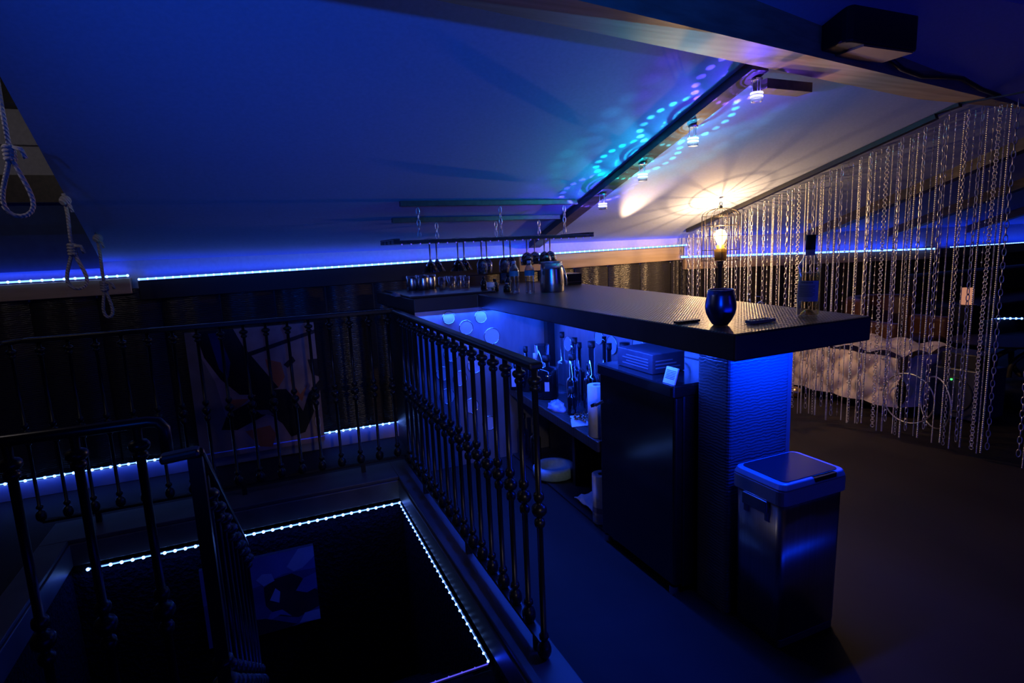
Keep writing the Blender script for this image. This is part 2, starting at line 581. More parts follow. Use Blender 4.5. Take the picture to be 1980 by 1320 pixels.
struct(bevel(m.build('trim_7', CURB)))
m = MB()                                                  # steps going down away from the camera
for i in range(6):
    z = -0.18 - i * 0.2
    ya = 1.2 if i == 0 else 1.93 + (i - 1) * 0.27
    m.box(-0.12, HX1 - 0.02, ya, 1.93 + i * 0.27, z - 0.6, z)
m.box(HX0 + 0.02, HX1 - 0.02, 3.2, HY1 - 0.02, -1.9, -1.4)
struct(bevel(m.build('floor_steps', CARPET), 0.012))

# ------------------------------------------------------------------ LED strips
def led_strip(name, p0, p1, face, label, pitch=0.05, r=0.0085, bar=0.005, dim=False):
    """tape along p0-p1 with one bead per diode, facing `face`"""
    a, b = Vector(p0), Vector(p1)
    f = Vector(face).normalized()
    t = root(name, a, label, 'light strip')
    L = (b - a).length
    d = (b - a) / L
    MB().beam(Vector() - f * 0.006, d * L - f * 0.006, 0.016, 0.006, f).build('tape', BLACK, t)
    m = MB()
    m.beam(Vector(), d * L, bar * 2, bar * 1.2, f)
    m.build('lit_core', LEDDIM if dim else LEDBAR, t)
    m = MB()
    n = int(L / pitch)
    for i in range(n + 1):
        p = d * (i * L / max(1, n)) + f * 0.002
        m.ball(p, r, 6, 4)
    o = m.build('diodes', LEDDIM if dim else LEDW, t)
    o['kind'] = 'stuff'
    return t
led_strip('light_strip', (-1.9, 4.43, 1.368), (-0.78, 4.43, 1.376), (0, -1, 0.3), 'short blue light strip on the alcove ledge behind the hanging ropes', 0.055)
led_strip('light_strip', (-0.72, 4.43, 1.348), (3.74, 4.43, 1.402), (0, -1, 0.3), 'long blue light strip along the ledge above the leather wall behind the bar', 0.048, 0.0075, 0.006)
led_strip('light_strip', (3.68, 4.425, 1.292), (7.5, 4.425, 1.218), (0, -1, 0.3), 'blue light strip on the ledge behind the chain curtain', 0.036, 0.0075, 0.009)
led_strip('light_strip', (7.8, 4.425, 1.225), (10.3, 4.425, 1.225), (0, -1, 0.3), 'faint blue light strip at the far end of the lounge ledge', 0.04, 0.006, 0.003)
led_strip('light_strip', (-1.9, 4.44, 0.122), (-0.58, 4.44, 0.128), (0, -1, -0.5), 'blue light strip on the baseboard behind the near stair railing', 0.05, 0.0095, 0.003)
led_strip('light_strip', (0.315, 4.44, 0.125), (0.97, 4.44, 0.122), (0, -1, -0.5), 'short blue light strip on the baseboard between the poster and the bar', 0.05, 0.0095, 0.003)
led_strip('light_strip', (-1.0, 3.545, -0.148), (0.68, 3.545, -0.148), (0, -1, -0.2), 'blue light strip under the back edge of the stair opening', 0.05, 0.0095, 0.0028)
led_strip('light_strip', (0.675, 1.95, -0.165), (0.675, 3.52, -0.142), (-1, 0, 0.1), 'blue light strip under the bar-side edge of the stair opening', 0.05, 0.0055, 0.0012)
led_strip('light_strip', (0.40, 1.935, -0.163), (0.665, 1.935, -0.163), (0, -0.3, 1), 'blue light strip on the top step of the stairs', 0.05, 0.004, 0.002, True)
led_strip('light_strip', (7.95, 4.40, 0.335), (9.45, 4.40, 0.20), (0, -1, 0), 'blue light strip low behind the round glass table', 0.13, 0.015, 0.004)

# ------------------------------------------------------------------ railings
def baluster(parent, x, y, z0, z1, zk, foot=True, top=True, r=0.0105):
    m = MB(); m.smooth = True
    prof = [(r, z0)]
    def bulb(z, R, h):
        n = 5
        for i in range(n + 1):
            a = -PI / 2 + PI * i / n
            prof.append((r + (R - r) * math.cos(a), z + h * math.sin(a)))
    if foot:
        bulb(z0 + 0.035, 0.026, 0.03)
        bulb(z0 + 0.085, 0.018, 0.012)
    bulb(zk - 0.047, 0.019, 0.016)
    bulb(zk, 0.027, 0.022)
    bulb(zk + 0.047, 0.019, 0.016)
    if top:
        bulb(z1 - 0.07, 0.018, 0.010)
        bulb(z1 - 0.045, 0.025, 0.014)
    prof.append((r, z1))
    return m.lathe(prof, (x, y, 0), 10).build('baluster', IRON, parent)

t = root('stair_railing', (0.78, 1.65, 0.022), 'black iron railing with turned balusters between stair opening and bar', 'railing')
m = MB()
m.beam((0, -0.02, 1.05), (0, 2.07, 1.05), 0.05, 0.026)
bevel(m.build('handrail', IRON, t), 0.008)
m = MB(); m.beam((0, 0.0, 0.06), (0, 2.07, 0.06), 0.03, 0.014)
m.build('bottom_rail', IRON, t)
for y in (0.055, 0.80, 1.575):
    MB().box(-0.013, 0.013, y - 0.013, y + 0.013, 0, 0.062).build('foot', IRON, t)
for i in range(17):
    y = 0.0 + i * 2.06 / 17
    baluster(t, 0, y, 0.0 if i == 0 else 0.06, 1.045, 0.555)

t = root('stair_railing', (0.78, 3.76, 0.022), 'black iron railing along the wall side of the stair opening before the poster', 'railing')
m = MB(); m.beam((0.0, 0, 1.055), (-1.95, 0, 1.055), 0.05, 0.026)
m.tube([(-1.95, 0, 1.055), (-2.03, -0.02, 1.05), (-2.12, -0.12, 1.03), (-2.14, -0.3, 1.0)], 0.014, 8)
bevel(m.build('handrail', IRON, t), 0.008)
m = MB(); m.beam((0.0, 0, 0.06), (-2.0, 0, 0.06), 0.03, 0.014)
m.build('bottom_rail', IRON, t)
for x in (-0.28, -1.0, -1.75):
    MB().box(x - 0.013, x + 0.013, -0.013, 0.013, 0, 0.062).build('foot', IRON, t)
for i in range(17):
    baluster(t, -0.045 - i * 0.1225, 0, 0.06, 1.045, 0.555, r=0.009)

t = root('stair_railing', (-0.265, 1.60, 0.0), 'black iron railing at the near end of the stair opening', 'railing')
m = MB()
m.smooth = True
m.tube([(-1.0, 0, 1.07), (-0.02, 0, 1.07), (0.0, 0, 1.066), (0.012, 0, 1.05), (0.012, 0, 0.985)], 0.014, 8)
m.build('handrail', IRON, t)
for i in range(7):
    baluster(t, -0.045 - i * 0.125, 0, 0.0, 1.06, 0.575, r=0.0105)

# sloping stair handrail with its newel
t = root('stair_handrail', (-0.155, 1.27, 0.0), 'black iron handrail sloping down the stairs from a square newel post', 'railing')
sl = 0.741
m = MB(); m.beam((0, 0, 1.075), (0.01, 0.80, 1.075 - 0.80 * sl), 0.034, 0.018)
m.beam((0.01, 0.0, 1.075), (-0.06, 0, 1.07), 0.034, 0.018)
bevel(m.build('handrail', IRON, t), 0.006)
MB().box(-0.013, 0.013, -0.013, 0.013, 0.0, 1.065).build('newel_post', IRON, t)
m = MB(); m.smooth = True
for z, R in ((0.61, 0.022), (0.555, 0.030), (0.50, 0.022)):
    m.ball((0, 0, z), R, 12, 8, 1, 1, 0.7)
m.build('newel_collar', IRON, t)
for i in range(1, 9):
    y = i * 0.094
    baluster(t, 0.002 * i, y, 1.06 - y * sl - 1.05, 1.06 - y * sl, 1.06 - y * sl - 0.51, foot=False, r=0.008)
m = MB(); m.beam((0, 0.02, 0.0), (0.012, 0.80, -0.80 * sl), 0.03, 0.05)
m.build('stringer', IRON, t)

# ------------------------------------------------------------------ bar counter
HB = 1.16
HBI = 1.1612
bar = root('bar_counter', (1.55, 2.4, 0.0), 'L-shaped bar counter with woven dark top and leather clad end', 'bar')
def rel(pts, o=(1.55, 2.4)):
    return [(x - o[0], y - o[1]) for x, y in pts]
m = MB()
L = [(1.307, 1.324), (1.943, 1.338), (2.10, 2.69), (2.235, 3.98), (2.235, 4.44), (0.80, 4.44), (0.86, 3.528), (1.285, 3.528)]
m.prism(rel(L), 1.074, HB)
for i in range(len(m.f)):
    m.mi[i] = 0 if i == 1 else 1
bevel(m.build('countertop', [TOP, noisy('dark counter edge', (0.03, 0.028, 0.03), (0.045, 0.042, 0.045), 10, 0.45)], bar), 0.006)
m = MB(); m.smooth = False
# end column: gently padded leather box
def padded(m, poly, z0, z1):
    m.prism(poly, z0, z1)
padded(m, rel(rrect(1.53, 1.835, 1.575, 1.745, 0.015, 3)), 0.0, 1.074)
m.build('end_column', CROC_COL, bar)
m = MB(); m.prism(rel([(1.845, 1.60), (1.875, 1.60), (1.875, 3.62), (1.845, 3.62)]), 0.0, 1.074)
m.build('customer_panel', SHEET, bar)
m = MB(); m.prism(rel([(0.88, 3.60), (1.845, 3.60), (1.845, 3.625), (0.88, 3.625)]), 0.0, 1.074)
m.build('arm_panel', SHEET, bar)
m = MB(); m.prism(rel([(0.88, 3.625), (0.92, 3.625), (0.92, 4.4), (0.88, 4.4)]), 0.0, 1.074)
m.build('arm_end_panel', CROC, bar)
m = MB(); m.prism(rel([(1.79, 3.545), (1.845, 3.545), (1.845, 3.60), (1.79, 3.60)]), 0.55, 1.074)
m.build('corner_post', BLACK, bar)
m = MB(); m.prism(rel([(1.42, 2.315), (1.845, 2.315), (1.845, 3.60), (1.505, 3.60)]), 0.445, 0.50)
bevel(m.build('shelf', TOP, bar))
m = MB(); m.prism(rel([(1.47, 2.315), (1.845, 2.315), (1.845, 3.60), (1.51, 3.60)]), 0.0, 0.012)
m.build('plinth', BLACK, bar)
m = MB(); m.prism(rel([(1.62, 2.9), (1.845, 2.9), (1.845, 2.93), (1.62, 2.93)]), 0.012, 0.445)
m.build('shelf_support', BLACK, bar)
m = MB(); m.prism(rel([(1.78, 2.33), (1.80, 2.33), (1.80, 3.54), (1.78, 3.54)]), 0.012, 0.445)
m.build('shelf_back', BLACK, bar)
m = MB(); m.beam((1.37 - 1.55, 1.72 - 2.4, 1.068), (1.37 - 1.55, 3.45 - 2.4, 1.068), 0.02, 0.01)
m.build('light_tape', LEDDIM, bar)
# round discs on the metal sheets
def disc(par, c, R, axis, lit=True):
    m = MB()
    n = 24
    if axis == 'y':
        pts = [(c[0] + R * math.cos(2 * PI * i / n), c[1], c[2] + R * math.sin(2 * PI * i / n)) for i in range(n)]
        off = (0, -0.003, 0)
    else:
        pts = [(c[0], c[1] - R * math.cos(2 * PI * i / n), c[2] + R * math.sin(2 * PI * i / n)) for i in range(n)]
        off = (-0.003, 0, 0)
    vs = pts + [tuple(p[k] + off[k] for k in range(3)) for p in pts]
    m.add(vs, [tuple(range(2 * n - 1, n - 1, -1))] + [(i, (i + 1) % n, n + (i + 1) % n, n + i) for i in range(n)])
    m.cur = 1
    m.smooth = True
    m.ring(tuple(c[k] + off[k] for k in range(3)), R, 0.003, axis, 24, 6)
    return m.build('disc', [DISC, RINGM], par)
for x, z, R in ((1.101, 1.016, 0.042), (1.324, 1.003, 0.042), (1.216, 0.941, 0.047), (1.396, 0.865, 0.055), (1.102, 0.775, 0.05), (1.264, 0.679, 0.052),
                (1.038, 0.651, 0.045), (1.154, 0.604, 0.05), (1.058, 0.494, 0.052), (1.224, 0.404, 0.05), (1.345, 0.263, 0.05), (1.228, 0.824, 0.035)):
    disc(bar, (x - 1.55, 3.599 - 2.4, z), R, 'y')
for y, z, R in ((2.823, 0.862, 0.055), (2.565, 0.898, 0.05), (2.963, 0.894, 0.045), (3.35, 0.80, 0.05), (2.2, 0.97, 0.05)):
    disc(bar, (1.844 - 1.55, y - 2.4, z), R, 'x')

# mini fridge in the bar
t = root('mini_fridge', (1.64, 2.03, 0.0), 'black mini fridge under the counter beside the leather end', 'fridge')
m = MB(); m.prism([(p[0] - 1.64, p[1] - 2.03) for p in rrect(1.475, 1.835, 1.76, 2.30, 0.01, 2)], 0.03, 0.885)
m.build('body', BLKGLOSS, t)
m = MB(); m.prism([(p[0] - 1.64, p[1] - 2.03) for p in rrect(1.43, 1.474, 1.755, 2.305, 0.012, 3)], 0.05, 0.84)
d = m.build('door', BLKGLOSS, t)
m = MB(); m.prism([(p[0] - 1.64, p[1] - 2.03) for p in rrect(1.418, 1.838, 1.755, 2.308, 0.012, 3)], 0.842, 0.892)
bevel(m.build('top', BLKGLOSS, t), 0.008)
m = MB(); m.beam((-0.225, 0.22, 0.72), (-0.255, 0.24, 0.70), 0.012, 0.012); m.beam((-0.255, 0.24, 0.705), (-0.255, 0.27, 0.69), 0.014, 0.014)
m.build('bottle_opener', BLACK, t)
for x, y in ((-0.19, -0.25), (-0.19, 0.25), (0.17, -0.25), (0.17, 0.25)):
    MB().lathe([(0.02, 0), (0.02, 0.035)], (x, y, 0), 12).build('foot', STEEL, t)
t = root('cardboard_box', (1.565, 2.09, 0.8932), 'dark printed cardboard box lying on the mini fridge', 'box')
m = MB(); m.box(-0.085, 0.085, -0.13, 0.13, 0, 0.085)
bevel(m.build('carton', noisy('dark card', (0.03, 0.03, 0.045), (0.05, 0.05, 0.07), 12, 0.5), t), 0.003)
m = MB()
for i in range(4):
    m.box(-0.0865, -0.085, -0.10, 0.09 - 0.03 * (i % 2), 0.018 + i * 0.013, 0.022 + i * 0.013)
for i in range(3):
    m.box(-0.07, 0.06 - 0.02 * i, -0.1315, -0.13, 0.022 + i * 0.015, 0.027 + i * 0.015)
m.build('printed_lines', mat('grey ink', (0.16, 0.16, 0.22), 0.6), t)
t = root('paper_card', (1.435, 1.80, 0.8932), 'small pale printed card standing at the front corner of the mini fridge', 'card')
m = MB(); m.add([(0, -0.035, 0), (0, 0.035, 0), (0.02, 0.035, 0.062), (0.02, -0.035, 0.062), (0.006, -0.035, 0), (0.006, 0.035, 0), (0.026, 0.035, 0.062), (0.026, -0.035, 0.062)],
                [(0, 3, 2, 1), (4, 5, 6, 7), (0, 1, 5, 4), (3, 7, 6, 2), (0, 4, 7, 3), (1, 2, 6, 5)])
m.build('sheet', PAPER, t)
m = MB()
for i in range(6):
    z = 0.02 + i * 0.006
    m.add([(z * 0.32 - 0.0012, -0.028, z), (z * 0.32 - 0.0012, 0.028, z), (z * 0.32 - 0.0005, 0.028, z + 0.002), (z * 0.32 - 0.0005, -0.028, z + 0.002)], [(0, 3, 2, 1)])
m.build('text_lines', mat('blue ink', (0.12, 0.16, 0.35), 0.6), t)

# ------------------------------------------------------------------ things on the bar
def lathe_thing(name, loc, label, cat, parts, group=None, n=24):
    t = root(name, loc, label, cat, group)
    for pn, prof, mt in parts:
        m = MB(); m.smooth = True
        m.lathe(prof, (0, 0, 0), n, capped=True)
        m.build(pn, mt, t)
    return t

# steel tumbler at the corner
lathe_thing('steel_tumbler', (1.418, 1.505, HBI), 'dark blue stemless steel tumbler at the near corner of the bar top', 'tumbler',
            [('cup', [(0.024, 0.0), (0.027, 0.003), (0.036, 0.016), (0.046, 0.036), (0.0505, 0.055), (0.050, 0.075), (0.045, 0.10), (0.0415, 0.118),
                      (0.0395, 0.118), (0.043, 0.10), (0.048, 0.07), (0.044, 0.036), (0.02, 0.006), (0.0, 0.005)], GUNM),
             ('rim', [(0.0415, 0.117), (0.042, 0.119), (0.0405, 0.1205), (0.039, 0.119), (0.0395, 0.117)], CHROME)], n=36)
# wine bottle
bt = root('wine_bottle', (1.80, 1.478, HBI), 'clear wine bottle with black capsule and pale back label on the bar end', 'bottle')
m = MB(); m.smooth = True
m.lathe([(0.0, 0.022), (0.012, 0.020), (0.026, 0.004), (0.032, 0.0), (0.0365, 0.004), (0.0375, 0.012), (0.0375, 0.17), (0.035, 0.186), (0.024, 0.205), (0.0155, 0.222), (0.0145, 0.235), (0.0145, 0.285)], (0, 0, 0), 32)
m.build('glass_body', GLASS, bt)
m = MB(); m.smooth = True
m.lathe([(0.0, 0.023), (0.012, 0.021), (0.027, 0.006), (0.034, 0.006), (0.0355, 0.012), (0.0355, 0.155), (0.0, 0.155)], (0, 0, 0), 32)
m.build('wine', glassy('pale wine', (0.92, 0.86, 0.62), 0.05, 0.1, (1, 0.9, 0.6)), bt)
m = MB(); m.smooth = True
m.lathe([(0.0155, 0.236), (0.0165, 0.238), (0.0165, 0.288), (0.0, 0.289)], (0, 0, 0), 20)
m.build('capsule', BLACK, bt)
m = MB(); m.smooth = True
m.lathe([(0.0152, 0.216), (0.0150, 0.236), (0.0, 0.236)], (0, 0, 0), 20)
m.build('neck_band', PAPER, bt)
def wrap(R, a0, a1, z0, z1, n=16):
    m = MB(); m.smooth = True
    vs, fs = [], []
    for i in range(n + 1):
        a = a0 + (a1 - a0) * i / n
        vs += [(R * math.cos(a), R * math.sin(a), z0), (R * math.cos(a), R * math.sin(a), z1)]
    fs = [(2 * i, 2 * i + 2, 2 * i + 3, 2 * i + 1) for i in range(n)]
    return m.add(vs, fs)
ca = math.atan2(-1.478, -1.80)
lab = wrap(0.0378, ca - 1.15, ca + 0.95, 0.055, 0.128).build('back_label', mat('label paper', (0.75, 0.82, 0.86), 0.7), bt)
m = MB()
ink = mat('label ink', (0.10, 0.16, 0.24), 0.7)
for i in range(9):
    z = 0.072 + i * 0.0047
    w2 = wrap(0.0381, ca - 0.95, ca + (0.55 if i % 3 else 0.35), z, z + 0.0016, 10)
    m.add(w2.v, w2.f)
for k in range(8):                                        # heading letters
    a = ca - 0.65 + k * 0.13
    w2 = wrap(0.0381, a, a + 0.07, 0.119, 0.1245, 2)
    m.add(w2.v, w2.f)
m.build('label_print', ink, lab)
# coasters / small slab
t = root('bottle_opener', (1.372, 1.615, HBI), 'thin black comb-edged opener lying on the bar beside the dark tumbler', 'opener')
m = MB(); m.box(-0.05, 0.05, -0.008, 0.016, 0.0, 0.008)
for i in range(9):
    m.box(-0.045 + i * 0.0105, -0.04 + i * 0.0105, -0.013, -0.008, 0.0, 0.007)
bevel(m.build('blade', BLACK, t), 0.001)
t = root('remote_control', (1.555, 1.462, HBI), 'small white remote lying flat on the bar between tumbler and wine bottle', 'remote')
m = MB(); m.prism([(p[0], p[1]) for p in rrect(-0.055, 0.055, -0.018, 0.018, 0.006, 3)], 0.0, 0.011)
bevel(m.build('body', WHITE, t), 0.002)
m = MB()
for i in range(7):
    m.box(-0.042 + i * 0.012, -0.035 + i * 0.012, -0.008, -0.001, 0.011, 0.0125); m.box(-0.042 + i * 0.012, -0.035 + i * 0.012, 0.003, 0.01, 0.011, 0.0125)
m.build('buttons', mat('grey rubber', (0.3, 0.3, 0.33), 0.6), t)

# ice bucket, water bottles, jars
t = lathe_thing('ice_bucket', (1.706, 3.29, HBI), 'polished steel ice bucket at the inner corner of the bar', 'bucket',
                [('pail', [(0.074, 0.0), (0.076, 0.004), (0.078, 0.06), (0.073, 0.14), (0.068, 0.186), (0.066, 0.186), (0.07, 0.14), (0.074, 0.06), (0.07, 0.008), (0.0, 0.008)], STEEL),
                 ('rim', [(0.068, 0.184), (0.070, 0.187), (0.067, 0.19), (0.0655, 0.187)], CHROME)], n=40)
m = MB(); m.smooth = True
m.tube([(0.04, -0.062, 0.165), (0.052, -0.082, 0.12), (0.056, -0.088, 0.08), (0.06, -0.086, 0.05), (0.058, -0.076, 0.035)], 0.005, 8)
m.build('handle', STEEL, t)
wb = None
for k, (x, y, lb) in enumerate(((1.475, 3.36, 'clear ribbed plastic water bottle standing farther from the steel ice bucket'),
                                (1.553, 3.30, 'clear ribbed plastic water bottle standing next to the steel ice bucket'))):
    if wb is None:
        t = root('water_bottle', (x, y, HBI), lb, 'bottle', 'water bottles on the bar')
        prof = [(0.0, 0.004), (0.026, 0.0), (0.030, 0.004)]
        for i in range(7):
            z = 0.012 + i * 0.015
            prof += [(0.031, z), (0.028, z + 0.007)]
        prof += [(0.031, 0.118), (0.031, 0.14), (0.027, 0.158), (0.015, 0.178), (0.0125, 0.185), (0.0125, 0.192)]
        m = MB(); m.smooth = True
        m.lathe(prof, (0, 0, 0), 24); m.build('body', glassy('water bottle plastic', (0.72, 0.76, 0.82), 0.16, 0.08), t)
        m = MB(); m.smooth = True
        m.lathe([(0.0135, 0.186), (0.0135, 0.203), (0.0, 0.203)], (0, 0, 0), 18); m.build('cap', WHITE, t)
        m = MB(); m.smooth = True
        m.lathe([(0.0315, 0.110), (0.0318, 0.142)], (0, 0, 0), 24, capped=False); m.build('label_band', mat('teal label', (0.05, 0.32, 0.42), 0.5), t)
        wb = t
    else:
        c = copy_tree(wb); c.location = (x, y, HBI); c['label'] = lb
lathe_thing('candle_jar', (1.405, 3.60, HBI), 'small glass jar with a white lid in front of the wine glasses on the bar', 'jar',
            [('jar', [(0.024, 0.0), (0.027, 0.004), (0.027, 0.028), (0.022, 0.034)], GLASS), ('lid', [(0.026, 0.034), (0.027, 0.036), (0.027, 0.066), (0.0, 0.068)], WHITE)])
for i, (x, y, R, h, lb) in enumerate(((1.46, 3.66, 0.026, 0.085, 'short dark bottle with black cap beside the white-lidded jar'),
                                      (1.49, 3.52, 0.025, 0.06, 'squat dark jar in front of the water bottles'),
                                      (1.535, 3.60, 0.024, 0.115, 'tall dark bottle directly behind the water bottles'),
                                      (1.41, 3.74, 0.022, 0.10, 'slim dark syrup bottle behind the white-lidded jar'))):
    lathe_thing('syrup_bottle', (x, y, HBI), lb, 'bottle',
                [('bottle', [(R, 0), (R, h * 0.6), (R * 0.45, h * 0.75), (R * 0.42, h * 0.85), (0, h * 0.85)], DARKB), ('cap', [(R * 0.5, h * 0.85), (R * 0.5, h), (0, h)], STEEL if i == 1 else BLACK)])
t = root('napkin_box', (2.10, 3.80, HBI), 'black rectangular box on the bar behind the ice bucket', 'box')
m = MB(); m.box(-0.07, 0.07, -0.09, 0.09, 0, 0.082); bevel(m.build('box', BLKGLOSS, t), 0.004)
m = MB(); m.box(-0.071, 0.071, -0.091, 0.091, 0.02, 0.023); m.build('lid_seam', STEEL, t)

# tray and steel cups on the arm
t = root('bar_mat', (1.13, 3.93, HBI), 'flat black rubber mat under the cups on the bar arm', 'mat')
m = MB(); m.box(-0.28, 0.30, -0.36, 0.45, 0, 0.012); bevel(m.build('mat', mat('rubber', (0.03, 0.03, 0.034), 0.35), t), 0.004)
t = root('ashtray', (0.875, 3.80, HBI), 'small shallow glass ashtray at the outer end of the bar arm', 'ashtray') if False else None
t = root('folded_bar_cloth', (0.845, 3.90, HBI), 'folded cloth on the outer end of the bar arm', 'cloth')
m = MB(); m.smooth = True
for i in range(3):
    m.prism(rrect(-0.04 + 0.004 * i, 0.0 - 0.003 * i, -0.10, 0.05 - 0.01 * i, 0.012, 3), i * 0.007, i * 0.007 + 0.0065)
m.build('cloth', mat('blue cloth', (0.25, 0.28, 0.4), 0.8), t)
cup0 = None
cups = [(1.00, 4.12), (1.085, 4.20), (1.075, 4.08), (1.15, 4.15)]
for i, (x, y) in enumerate(cups):
    if cup0 is None:
        cup0 = lathe_thing('steel_cup', (x, y, HBI + 0.012), '', 'cup',
                           [('cup', [(0.034, 0), (0.037, 0.003), (0.042, 0.04), (0.040, 0.085), (0.036, 0.105), (0.0345, 0.105), (0.038, 0.085), (0.039, 0.04), (0.033, 0.006), (0, 0.006)], STEEL)], 'steel cups on the bar arm', 28)
        c = cup0
    else:
        c = copy_tree(cup0); c.location = (x, y, HBI + 0.012)
    c['label'] = 'wide steel cup on the bar arm below the martini glasses'
cup1 = None
for i, (x, y) in enumerate([(1.20, 4.05), (1.235, 4.14), (1.285, 4.06), (1.30, 4.17), (1.345, 4.10), (1.375, 4.0), (1.40, 4.16)]):
    if cup1 is None:
        cup1 = lathe_thing('shot_glass', (x, y, HBI + 0.012), '', 'glass',
                           [('glass', [(0.018, 0), (0.02, 0.004), (0.024, 0.085), (0.0225, 0.085), (0.019, 0.012), (0, 0.012)], glassy('shot glass', (0.75, 0.78, 0.85), 0.22, 0.06))], 'shot glasses on the bar arm', 18)
        c = cup1
    else:
        c = copy_tree(cup1); c.location = (x, y, HBI + 0.012)
    c['label'] = 'tall clear shot glass in the cluster beside the steel cups'

# ------------------------------------------------------------------ hanging glass rack
t = root('glass_rack', (1.455, 3.745, 1.50), 'dark wooden stemware rack hung on chains over the bar', 'rack')
m = MB()
for y in (-0.17, -0.06, 0.06, 0.17):
    m.box(-0.69, 0.72, y - 0.04, y + 0.04, 0, 0.02)
for x in (-0.67, 0.70):
    m.box(x - 0.02, x + 0.02, -0.21, 0.21, 0.02, 0.032)
bevel(m.build('slotted_board', RAFT, t), 0.003)
m = MB()
for i in range(24):
    m.ball((-0.64 + i * 0.058, -0.205, -0.004), 0.005, 6, 4)
o = m.build('light_dots', LEDDIM, t); o['kind'] = 'stuff'
for y in (-0.14, 0.12):
    yw = 3.745 + y
    m = MB(); m.box(-0.62, 0.625, y - 0.02, y + 0.02, zc(yw) - 1.50 - 0.038, zc(yw) - 1.50 - 0.006)
    bevel(m.build('ceiling_batten', RAFT, t), 0.003)
def link(m, c, a, b, r, turn, n=10, k=5):
    pts = []
    for i in range(n):
        an = 2 * PI * i / n
        s, q = math.cos(an) * b, math.sin(an) * a
        pts.append((c[0] + (s if not turn else 0), c[1] + (s if turn else 0), c[2] + q))
    m.tube(pts, r, k, True)
for y, xs in ((-0.14, (-0.51, 0.045, 0.525)), (0.12, (-0.32, 0.115, 0.455))):
    z1 = zc(3.745 + y) - 1.50 - 0.04
    for x in xs:
        m = MB(); m.smooth = True
        n = max(3, round((z1 - 0.03) / 0.036))
        for i in range(n):
            link(m, (x, y, 0.045 + (z1 - 0.045) * (i + 0.2) / n), 0.023, 0.0105, 0.0027, i % 2)
        m.build('chain', CHROME, t)

def hanging_glass(kind, name, label, group, loc, proto={}):
    if kind not in proto:
        t = root(name, loc, label, 'glass', group)
        m = MB(); m.smooth = True
        m.lathe([(0.0, 0.0), (0.032, -0.002), (0.033, 0.001), (0.006, 0.006), (0.0, 0.006)], (0, 0, 0.0245), 20)
        m.build('foot', GLASS, t)
        ln = {'martini': 0.10, 'wine': 0.11, 'round': 0.085}[kind]
        m = MB(); m.smooth = True
        m.lathe([(0.005, 0.024), (0.0045, -ln), (0.006, -ln - 0.006)], (0, 0, 0), 10)
        m.build('stem', CHROME, t)
        m = MB(); m.smooth = True
        prof = {'martini': [(0.004, 0), (0.055, -0.085), (0.053, -0.085), (0.0, -0.004)],
                'wine': [(0.004, 0), (0.02, -0.012), (0.033, -0.035), (0.036, -0.06), (0.031, -0.105), (0.029, -0.105), (0.033, -0.06), (0.02, -0.016), (0, -0.006)],
                'round': [(0.004, 0), (0.026, -0.012), (0.042, -0.035), (0.046, -0.06), (0.043, -0.088), (0.041, -0.088), (0.043, -0.06), (0.03, -0.02), (0, -0.006)]}[kind]
        m.lathe(prof, (0, 0, -ln), 28, capped=False)
        m.build('bowl', GLASSD if kind != 'wine' else glassy('wine glass', (0.6, 0.62, 0.7), 0.12), t)
        proto[kind] = t
        return t
    c = copy_tree(proto[kind]); c.location = loc
    return c
ys = (3.63, 3.745)
for i, x in enumerate((1.101, 1.149, 1.304, 1.35)):
    k = ys[i % 2] / 3.95
    hanging_glass('martini', 'martini_glass', 'martini glass hanging upside down from the stemware rack', 'martini glasses hanging from the rack', (x * k, ys[i % 2], 1.499))
for i, x in enumerate((1.483, 1.523, 1.657, 1.71)):
    k = ys[i % 2] / 3.95
    hanging_glass('wine', 'wine_glass', 'slim wine glass hanging upside down mid-rack above the white-lidded jar', 'slim wine glasses hanging from the rack', (x * k, ys[i % 2], 1.499))
for i, x in enumerate((1.845, 1.909, 1.991, 2.039)):
    k = ys[i % 2] / 3.95
    hanging_glass('round', 'balloon_glass', 'round-bowled balloon glass hanging from the rack above the ice bucket', 'balloon glasses hanging from the rack', (x * k, ys[i % 2], 1.499))

# ------------------------------------------------------------------ shelf under the bar
def bottle(x, y, R, h, label, mt=DARKB, neck=0.35, nr=0.4, cap=BLACK, lab=None, z=0.5012, name='liquor_bottle'):
    t = root(name, (x, y, z), label, 'bottle')
    hb, hs = h * (1 - neck) * 0.88, h * (1 - neck)
    m = MB(); m.smooth = True
    m.lathe([(R * 0.9, 0), (R, 0.006), (R, hb), (R * 0.85, hb + (hs - hb) * 0.6), (R * nr, hs), (R * nr * 0.9, h - 0.03), (0, h - 0.03)], (0, 0, 0), 22)
    m.build('glass', mt, t)
    m = MB(); m.smooth = True
    m.lathe([(R * nr * 1.1, h - 0.036), (R * nr * 1.15, h - 0.03), (R * nr * 1.15, h), (0, h)], (0, 0, 0), 14)
    m.build('cap', cap, t)
    if lab:
        a = math.atan2(-y, -x)
        wrap(R * 1.01, a - lab[1], a + lab[1], h * lab[2], h * lab[3]).build('label', lab[0], t)
    return t
LABEL_W = mat('white label', (0.7, 0.7, 0.75), 0.6)
LABEL_B = mat('blue label', (0.1, 0.18, 0.45), 0.6)
LABEL_R = mat('dark red label', (0.14, 0.03, 0.04), 0.6)
GREENG = glassy('green glass', (0.3, 0.5, 0.4), 0.12)
bottle(1.60, 3.20, 0.072, 0.27, 'big round-shouldered dark jug with a small white label on the bar shelf', DARKB, 0.25, 0.3, BLACK, (LABEL_W, 0.2, 0.2, 0.42))
bottle(1.74, 3.24, 0.04, 0.40, 'clear tall bottle with black stopper behind the big dark jug', GLASS, 0.45, 0.35)
bottle(1.56, 3.42, 0.034, 0.30, 'dark bottle at the corner-post end of the shelf', DARKB, 0.35)
